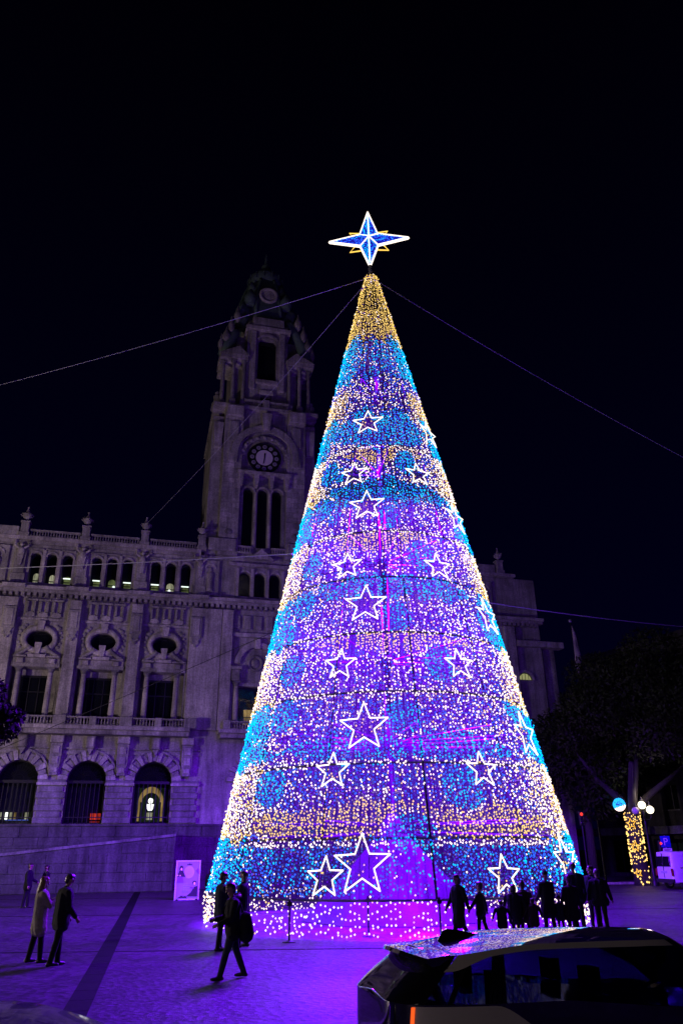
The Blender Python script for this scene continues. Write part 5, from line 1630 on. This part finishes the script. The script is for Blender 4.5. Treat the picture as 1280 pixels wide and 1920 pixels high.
for (y0, y1) in ((-.66, -.02), (.02, .66)):
    mb = MB(); mb.cbox(-.035, .10, 0, 0, 0, 0) if False else mb.add([(.005+.04, y0, 1.2), (.005+.04, y1, 1.2), (.03+.03, y1, 1.78), (.03+.03, y0, 1.78), (-.02, y0+.03, 1.23), (-.02, y1-.03, 1.23), (.025, y1-.03, 1.74), (.025, y0+.03, 1.74)],
        [(4,7,6,5), (0,4,5,1), (1,5,6,2), (2,6,7,3), (3,7,4,0)]); mb.build('rear_window', M['pane'], van)
mb = MB(); mb.box(-.03, .01, -.28, .28, .86, .98); mb.build('number_plate', mat('plate_white', (.5,.5,.5), .5, var=.05), van)
mb = MB(); mb.cbox(-.07, .12, -.80, .80, .36, .56, .03); mb.build('rear_bumper', M['rubber'], van)
for sd_ in (-1, 1):
    mb = MB(); mb.cbox(-.02, .06, sd_*.76-.06, sd_*.76+.06, .72, 1.12, .01); mb.build('tail_light', mat('tail_lens', (.22,.02,.02), .2, var=0), van)
mb = MB(); mb.box(.55, 2.0, -.885, -.855, 1.13, 1.17); mb.box(2.2, 3.1, -.885, -.855, 1.2, 1.7); mb.build('side_trim', M['rubber'], van)
mb = MB(); mb.box(-.02, .02, -.012, .012, .58, 1.95); mb.build('door_gap', M['rubber'], van)
for x in (.75, 3.35):
    for y in (.74, -.74): wheel(van, x, y, .31, .18)
# ================================================================== things in the square and the street behind
# ---- poster board
pb = thing('poster_board', (-8.32, 44.4, 0), 'upright framed poster board given a violet glow before the stair wall', 'poster', R(14))
PR = {'paper': mat('poster_paper', (.34, .32, .36), .5, var=.06, scale=2), 'ink': mat('poster_ink', (.02, .015, .03), .5, var=.1),
      'plum': mat('poster_plum', (.14, .05, .22), .5, var=.1), 'lilac': mat('poster_lilac', (.20, .17, .26), .5, var=.1), 'skin': mat('poster_skin', (.75, .55, .48), .5, var=.02), 'grey': mat('poster_grey', (.30, .27, .36), .5, var=.1)}
for m_ in PR.values():      # violet tree light on the sheet, put in as its own emission
    pp = m_.node_tree.nodes['Principled BSDF']; pp.inputs['Emission Strength'].default_value = 1.0
    src = pp.inputs['Base Color'].links[0].from_socket
    mxn = m_.node_tree.nodes.new('ShaderNodeMix'); mxn.data_type = 'RGBA'; mxn.blend_type = 'MULTIPLY'; mxn.inputs[0].default_value = 1
    m_.node_tree.links.new(src, mxn.inputs[6]); mxn.inputs[7].default_value = (.75, .20, 2.6, 1)
    m_.node_tree.links.new(mxn.outputs[2], pp.inputs['Emission Color'])
mb = MB(); W_, H_ = 1.22, 1.86
mb.box(-W_/2, W_/2, -.03, .06, .0, H_); mb.build('panel', M['white_paint'], pb)
mb = MB()
for (a, b_, c_, d) in ((-W_/2-.03, -W_/2+.04, -.02, H_+.03), (W_/2-.04, W_/2+.03, -.02, H_+.03)): mb.box(a, b_, -.06, -.031, c_, d)
mb.box(-W_/2+.041, W_/2-.041, -.06, -.031, H_-.04, H_+.03); mb.box(-W_/2+.041, W_/2-.041, -.06, -.031, -.02, .05); mb.build('frame', M['white_paint'], pb)
lay = [0]
def flat(name, m, poly):
    lay[0] += 1; y = -.032 - .0012*lay[0]
    mb = MB(); mb.prism(poly, y, -.031); return mb.build(name, m, pb)
def ell(cx, cz, rx, rz, n=20): return [(cx+rx*math.cos(2*math.pi*i/n), cz+rz*math.sin(2*math.pi*i/n)) for i in range(n)]
flat('poster_sheet', PR['lilac'], [(-.56, .06), (.56, .06), (.56, H_-.05), (-.56, H_-.05)])
flat('title_disc', PR['paper'], ell(.06, 1.32, .27, .30, 26))
for i, (x0, x1, z) in enumerate(((-.06, .20, 1.46), (-.10, .24, 1.40), (-.02, .16, 1.33), (-.10, .22, 1.26), (-.02, .14, 1.19))):
    n = int((x1-x0)/.035)
    for k in range(n):
        if rnd.random() < .2: continue
        x = x0+k*.035; flat('lettering', PR['grey'], [(x, z), (x+.022, z), (x+.022, z+.02+rnd.random()*.02), (x, z+.02+rnd.random()*.02)])
flat('crest', PR['ink'], [(-.08, 1.66), (.20, 1.66), (.16, 1.72), (.10, 1.69), (.06, 1.76), (.02, 1.69), (-.04, 1.72)])
flat('figure_hair', PR['ink'], ell(-.36, 1.50, .10, .14)); flat('figure_face', PR['skin'], ell(-.35, 1.46, .045, .065))
flat('figure_dress', PR['ink'], [(-.56, 1.10), (-.12, 1.10), (-.26, 1.38), (-.46, 1.40)]); flat('figure_skirt', PR['plum'], [(-.56, .82), (-.22, .82), (-.26, 1.10), (-.52, 1.10)])
flat('figure_hand', PR['skin'], ell(-.40, 1.16, .03, .035)); flat('figure_hand', PR['skin'], ell(-.52, 1.17, .025, .03))
flat('balloon', PR['plum'], [(.40, 1.40), (.50, 1.50), (.55, 1.40), (.54, 1.20)])
flat('second_dress', PR['ink'], [(-.02, .18), (.54, .16), (.54, .66), (.36, .62), (.20, .36)]); flat('second_hair', PR['ink'], ell(.36, .82, .10, .09)); flat('second_face', PR['skin'], ell(.37, .78, .05, .065))
flat('second_arm', PR['plum'], [(.14, .56), (.34, .52), (.34, .60), (.16, .62)])
flat('ground_shape', PR['ink'], [(-.48, .10), (.02, .10), (-.06, .20), (-.18, .17), (-.28, .22), (-.38, .16)])
for i in range(5):
    z = .74 - i*.08; x = -.20
    while x < .14:
        w_ = rnd.uniform(.02, .07); flat('lettering', PR['grey'], [(x, z), (x+w_, z), (x+w_, z+.022), (x, z+.022)]); x += w_+.025
mb = MB()
for sx in (-.5, .5): mb.box(sx-.05, sx+.05, -.25, .35, -.0, .05)
mb.build('foot', M['iron'], pb)

# ---- lamp posts with three globes
LAMP_ON = emit('lamp_globe_lit', (1.0, .86, .62), 3.0); LAMP_OFF = mat('lamp_globe_unlit', (.55, .50, .46), .3, var=.05)
def lamp_post(loc, rz, label, group, lit=(1, 1, 0), power=0):
    lp = thing('street_lamp', loc, label, 'street lamp', rz, group)
    mb = MB(); mb.lathe([(.26,0),(.26,.25),(.18,.35),(.13,1.0),(.09,1.1),(.075,3.6),(.11,3.75),(.07,3.9),(.05,4.6)], 12); mb.build('post', M['iron'], lp, 'auto')
    for i, (dx, dy, dz) in enumerate(((-.18, -.20, 4.86), (.48, 0, 4.58), (-.52, .1, 4.52))):
        mb = MB(); mb.tube([(0, 0, 4.0), (dx*.7, dy*.7, 3.95), (dx, dy, dz-.45), (dx, dy, dz-.26)], .03, 6); mb.lathe([(.06,0),(.13,.06),(.15,.1)], 10, (dx, dy, dz-.34)); a_ = mb.build('arm', M['iron'], lp)
        mb = MB(); mb.sphere((dx, dy, dz), .25, 14, 10); mb.build('globe', LAMP_ON if lit[i] else LAMP_OFF, a_, True)
        mb = MB(); mb.lathe([(.12,0),(.10,.06),(.05,.10),(.04,.2),(.01,.26)], 10, (dx, dy, dz+.27)); mb.build('finial', M['iron'], a_, 'auto')
    if power:
        ld = bpy.data.lights.new('lamp_light', 'POINT'); ld.energy = power; ld.color = (1, .80, .78); ld.shadow_soft_size = .4
        lo = bpy.data.objects.new('lamp_light', ld); col.objects.link(lo); lo.parent = lp; lo.location = (.1, 0, 5.5)
    return lp
lamp_post((19.95, 54.5, 0), R(10), 'black lamp post with two lit globes and one dark, beside the wrapped trunk', 'street lamps of the avenue', (1, 1, 0), 70)
#
lamp_post((-33, 27, 0), R(10), 'added street lamp standing unseen out of the picture to the left', 'street lamps of the avenue', (1, 1, 1), UNSEEN_LAMP_W)
lamp_post((-13, -12, -.12), R(40), 'added, unseen street lamp on the pavement behind the viewer', 'street lamps of the avenue', (1, 1, 1), UNSEEN_LAMP_W*.14)

# ---- trunk wrapped in gold lights, crown above
def leaf_cloud(name, m, parent, blobs, count, size):
    r3 = random.Random(len(name)*7+count); V = []; Fc = []
    tot = sum(b_[3]**2 for b_ in blobs)
    for (bx, by, bz, br) in blobs:
        for _ in range(int(count*br*br/tot)):
            d = Vector((r3.gauss(0, 1), r3.gauss(0, 1), r3.gauss(0, 1))).normalized()
            p = Vector((bx, by, bz)) + d*br*(r3.uniform(.35, 1.0)**.5)
            p.z = bz + (p.z-bz)*.8
            u = Vector((r3.gauss(0, 1), r3.gauss(0, 1), r3.gauss(0, 1))).normalized(); v = u.cross(d).normalized() if u.cross(d).length > .01 else u.orthogonal()
            s_ = size*r3.uniform(.6, 1.3); n = len(V)
            V += [p - u*s_, p + v*s_*.45, p + u*s_, p - v*s_*.45]; Fc.append((n, n+1, n+2, n+3))
    me = bpy.data.meshes.new(name); me.from_pydata([tuple(v) for v in V], [], Fc); me.materials.append(m)
    return tag(link(name, me, parent), kind='stuff')
wt = thing('plaza_tree', (19.6, 55.7, 0), 'leafy street tree with its trunk wrapped in gold lights and stars', 'tree')
mb = MB(); mb.tube([(.10, 0, 0), (.04, 0, .5), (0, 0, 1.2), (-.05, 0, 2.6), (-.05, 0, 4.5)], [.70, .54, .48, .45, .48], 14); 
mb.build('trunk', M['bark'], wt, True)
limbs = [((-.1, 0, 4.3), (-.7, 0, 5.3), (-2.2, -.3, 6.6), (-3.5, -.5, 8.5)), ((0, 0, 4.4), (.3, 0, 5.6), (.8, .2, 7.2), (1.3, .3, 9.8)), ((.2, .1, 4.3), (1.2, .3, 5.4), (3.0, .4, 6.6), (5.0, .5, 8)), ((0, -.1, 4.2), (-.2, -1.0, 5.6), (-.4, -2.4, 7.5))]
for L_ in limbs:
    mb = MB(); mb.tube(L_, [.34, .26, .17, .07], 8); mb.build('branch', M['bark'], wt, True)
leaf_cloud('crown', M['leaf'], wt, [(1, -1, 12.5, 3.6), (-2.2, -1.5, 11.0, 2.8), (4.2, -1, 12.6, 3.4), (7, 0, 13.6, 3.6), (1.5, -2.5, 9.2, 2.4), (5, -2, 9.2, 2.8), (-1.2, 0, 13.6, 2.4), (3.2, 0, 15.4, 2.6), (8.5, -1, 10.4, 3.0), (-3.6, -.6, 9.4, 1.6), (2.8, -2.8, 11.4, 2.2)], 26000, .16)
gold = []; 
for i in range(22):
    z0 = .95 + i*.165 + (.0 if i < 19 else .05)
    if 1.0 < z0 < 1.35: continue
    rr = .52 if z0 > 1.3 else .60
    for k in range(26):
        a = 2*math.pi*k/26 + i*.3
        if rnd.random() < .38: continue
        gold.append((-.05 + (rr)*math.cos(a), rr*math.sin(a), z0 + .12*math.cos(a) + .05*math.sin(i*2.3 + a) + rnd.gauss(0, .035), rnd.uniform(.032, .055)))
for (x, z) in ((-.55, .55), (-.40, .42), (-.36, .22), (-.28, .1), (.0, .22), (.12, .2), (.2, .5), (.42, .62), (.52, .42), (.60, .28), (.66, .16), (.58, .12)):
    gold.append((x, -.75, z, .06))
bulbs('trunk_lights', gold, emit('trunk_led_gold', (1.0, .60, .16), 2.4), wt)
for (sx, sz, ang) in ((-.42, 3.75, 6), (-.38, 2.35, -8), (-.45, .75, 14)):
    pts = [(sx + px_*math.cos(R(ang))-pz_*math.sin(R(ang)), -.66, sz + px_*math.sin(R(ang))+pz_*math.cos(R(ang))) for px_, pz_ in star_poly(.34 if sz > 1 else .26)]
    mb = MB(); mb.tube(pts, .035, 5, True); mb.build('gold_star', emit('gold_tube', (1.0, .50, .05), 1.5), wt)
lb = thing('light_ball', (18.62, 55.2, 4.95), 'round ball of blue lights with a white rim hanging under the branch', 'light ball')
pts_b, pts_w = [], []
for _ in range(420):
    d = Vector((rnd.gauss(0, 1), rnd.gauss(0, 1), rnd.gauss(0, 1))).normalized()
    (pts_w if d.z < -.35 + d.x*.3 else pts_b).append((d.x*.38, d.y*.38, d.z*.38, .045))
bulbs('blue_lights', pts_b, emit('ball_blue', (.02, .40, 1.0), 1.8), lb); bulbs('white_lights', pts_w, M['led_white'], lb)
mb = MB(); mb.sphere((0, 0, 0), .35, 12, 8); mb.build('ball_frame', mat('ball_mesh', (.05, .05, .3), .6, var=.1), lb, True)
mb = MB(); mb.tube([(0, 0, .35), (.1, .2, .75)], .02, 5); mb.build('hanger', M['iron'], lb)

# ---- other trees
def dark_tree(loc, label, blobs, h, count=7000, m=None, size=.26, r=.28):
    t = thing('street_tree', loc, label, 'tree', 0, 'dark trees round the square')
    mb = MB(); mb.tube([(0, 0, 0), (.05, 0, h*.4), (-.05, 0, h*.7), (0, 0, h)], [r*1.2, r, r*.8, r*.5], 9); mb.build('trunk', M['bark'], t, True)
    for (bx, by, bz, br) in blobs[:5]:
        mb = MB(); mb.tube([(0, 0, h*.75), (bx*.5, by*.5, (h*.75+bz)/2), (bx, by, bz)], [r*.5, r*.3, .05], 6); mb.build('branch', M['bark'], t, True)
    leaf_cloud('crown', m or M['leaf2'], t, blobs, count, size)
    return t
dark_tree((17.3, 58.5, 0), 'dark rounded tree just right of the light tree, below the lit lunette window', [(0, 0, 9.4, 3.2), (-1.4, 0, 10.2, 2.2), (1.8, 0, 11.6, 2.6), (0, -1, 7.2, 2.9), (2.5, 0, 8.5, 2.6), (-1.6, 0, 7.6, 2.0), (.6, -.6, 5.4, 2.0)], 8, 11000, size=.18)
dark_tree((22.8, 66, 0), 'tall dark tree behind the flagpole', [(0, 0, 12, 3.6), (-2.2, 0, 13, 2.8), (2.6, 0, 13.4, 3), (0, 0, 9, 3.4), (-2, 0, 9, 2.6), (3, 0, 9.6, 2.8)], 9)
dark_tree((-11.78, 25, 0), 'dark tree clipped by the left edge in front of the columns', [(0.0, 0.0, 6.33, 1.06), (0.72, 0.0, 6.11, 0.78), (-0.67, 0.0, 6.78, 1.0), (0.22, 0.0, 7.11, 0.61), (0.56, -0.17, 5.61, 0.5), (1.11, 0.0, 6.33, 0.39)], 5.6, 4200, M['leaf3'], size=.10, r=.14)

# ---- flagpole with a furled flag
fp = thing('flagpole', (18.95, 61.5, 0), 'tall flagpole with a furled flag rising above the dark trees', 'flagpole')
mb = MB(); mb.lathe([(.09, 0), (.07, 12), (.045, 19.5)], 10); mb.build('pole', M['iron'], fp, 'auto')
mb = MB(); mb.sphere((0, 0, 19.6), .17, 10, 8); mb.build('ball', M['steel'], fp, True)
mb = MB(); vs_ = []; n = 10
for i, z in enumerate([19.2, 18.6, 17.8, 17.0, 16.4, 15.8, 15.2]):
    w_ = [.05, .16, .20, .22, .26, .22, .08][i]
    for k in range(n):
        a = 2*math.pi*k/n; rr = w_*(1 + .35*math.sin(3*a + i*.9)); vs_.append((.18*w_/.2 + rr*math.cos(a), rr*.6*math.sin(a), z))
mb.add(vs_, [(i*n+k, i*n+(k+1) % n, (i+1)*n+(k+1) % n, (i+1)*n+k) for i in range(6) for k in range(n)])
mb.build('flag', mat('furled_flag', (.32, .26, .28), .8, var=.6, scale=1.6), fp, True)

# ---- parking sign, traffic lights
ps = thing('parking_sign', (20.05, 51.9, 0), 'square blue parking sign with a white letter P above the van', 'road sign', R(8))
mb = MB(); mb.lathe([(.035, 0), (.035, 2.95)], 8, (0, .03, 0)); mb.build('post', M['steel'], ps)
SB = mat('sign_blue', (.012, .03, .42), .35, var=.05)
mb = MB(); mb.cbox(-.32, .32, -.02, .0, 2.26, 2.92, .004); pl = mb.build('plate', SB, ps)
t_ = text('letter', 'P', .62, .003, M['white_paint'], pl); t_.location = (0, -.026, 2.57); t_.rotation_euler = (R(90), 0, 0)
mb = MB(); mb.cbox(-.26, .34, -.02, .0, 1.96, 2.22, .004); pl2 = mb.build('lower_plate', M['white_paint'], ps)
mb = MB()
for i, w_ in enumerate((.44, .38, .40)): mb.box(-.18, -.18+w_, -.023, -.0205, 2.14-i*.065, 2.165-i*.065)
mb.build('small_print', M['rubber'], pl2)
def traffic_light(loc, rz, label):
    t = thing('traffic_light', loc, label, 'traffic light', rz, 'traffic lights of the avenue')
    mb = MB(); mb.lathe([(.06, 0), (.05, loc_h[0])], 8); mb.build('post', M['iron'], t)
    h = loc_h[0]
    mb = MB(); mb.cbox(-.15, .15, -.13, .10, h-.85, h+.02, .03); hsg = mb.build('housing', M['iron'], t)
    for k, (z, m) in enumerate(((h-.15, emit('signal_red', (1.0, .04, .03), 1.6)), (h-.42, M['pane']), (h-.69, M['pane']))):
        mb = MB(); mb.sphere((0, -.135, z), .105, 12, 6, (1, .3, 1)); mb.build('lens', m, hsg, True)
    return t
loc_h = [2.65]; traffic_light((19.75, 52.0, 0), R(8), 'traffic light glowing red beside the blue parking sign')
loc_h = [4.5]; traffic_light((15.75, 54.6, 0), R(6), 'traffic light showing red in the dark right beside the light tree')

# ---- dark buildings along the right side of the avenue
BM = stone('plaster_dark', (.055, .052, .055)); BM2 = stone('concrete', (.16, .155, .15)); BRK = mat('brick', (.16, .085, .05), .9, var=.4, scale=5, bump=.4)
ab = thing('avenue_building', (23.5, 76, 0), 'long dark office building behind the trees on the right, pale canopy over its shops', 'building', R(-62.0))
# local x runs along the front towards the viewer, -y faces the square
Lb, Hb = 46, 19.0
holes = []
for f in range(4):
    for i in range(14):
        x = 1.2 + i*3.2; z = 5.2 + f*3.3; holes.append(rect_loop(x, x+1.7, z, z+1.9))
for i in range(9): holes.append(rect_loop(1.0 + i*5, 5.2 + i*5, .3, 2.9))
mb = MB(); mb.holed(rect_loop(0, Lb, 0, Hb), holes, 0, .5); mb.build('front_wall', BM, ab)
mb = MB(); mb.box(0, Lb, .5, 14, 0, Hb); mb.build('rear_block', BM, ab)
mb = MB(); mb.box(-.3, Lb+.3, -.5, 14.3, Hb+.002, Hb+.5); mb.build('roof_edge', BM, ab)
mb = MB(); mb.box(-.5, Lb, -2.4, -.003, 3.25, 3.85); mb.build('canopy', BM2, ab)
for f in range(4):
    for i in range(14):
        x = 1.2 + i*3.2; z = 5.2 + f*3.3
        mb = MB(); mb.box(x, x+1.7, .38, .42, z, z+1.9); w_ = mb.build('window', M['pane'], ab)
        mb = MB(); mb.box(x+.82, x+.88, .34, .378, z, z+1.9); mb.box(x-.05, x+1.75, -.10, -.002, z-.12, z-.02); mb.build('frame', BM2, w_)
SHOPL = emit('shop_light', (.42, .50, .42), .07); SHOPD = emit('shop_light_dim', (.30, .34, .36), .025)
for i in range(9):
    mb = MB(); mb.box(1.0+i*5, 5.2+i*5, .40, .44, .3, 2.9); sh_ = mb.build('shop_window', M['glass'], ab)
    mb = MB(); mb.box(1.1+i*5, 5.1+i*5, .46, .48, .4, 2.2+.4*(i % 2)); mb.build('shop_interior', (SHOPL, SHOPD, SHOPD, SHOPL, M['dark'])[i % 5], sh_)
    mb = MB()
    for k in range(1, 4): mb.box(1.0+i*5+k*1.05-.04, 1.0+i*5+k*1.05+.04, .30, .395, .3, 2.9)
    mb.build('mullion', M['iron'], sh_)
cb = thing('corner_building', (24.2, 52.5, 0), 'brown brick building filling the right edge behind the parking sign', 'building', R(-62))
mb = MB(); mb.box(0, 16, 0, 12, 0, 12.5); mb.build('block', BRK, cb)
for f in range(3):
    for i in range(4):
        mb = MB(); mb.box(1.2+i*3.6, 3.0+i*3.6, -.06, -.002, 4.6+f*2.7, 6.3+f*2.7); w_ = mb.build('window', M['pane'], cb)
        mb = MB(); mb.box(1.1+i*3.6, 3.1+i*3.6, -.14, -.002, 4.42+f*2.7, 4.58+f*2.7); mb.build('sill', BM2, w_)
mb = MB(); mb.box(-.3, 16.2, -1.8, -.003, 3.3, 3.8); mb.build('canopy', BM2, cb)
mb = MB(); mb.box(-.2, 16.3, -.3, 12.2, 12.502, 13.0); mb.build('roof_edge', BM2, cb)
b = MB(); b.box(15.0, 60, 57.6, 57.9, 0, .14); tag(b.build('far_kerb', M['stone']), kind='structure')
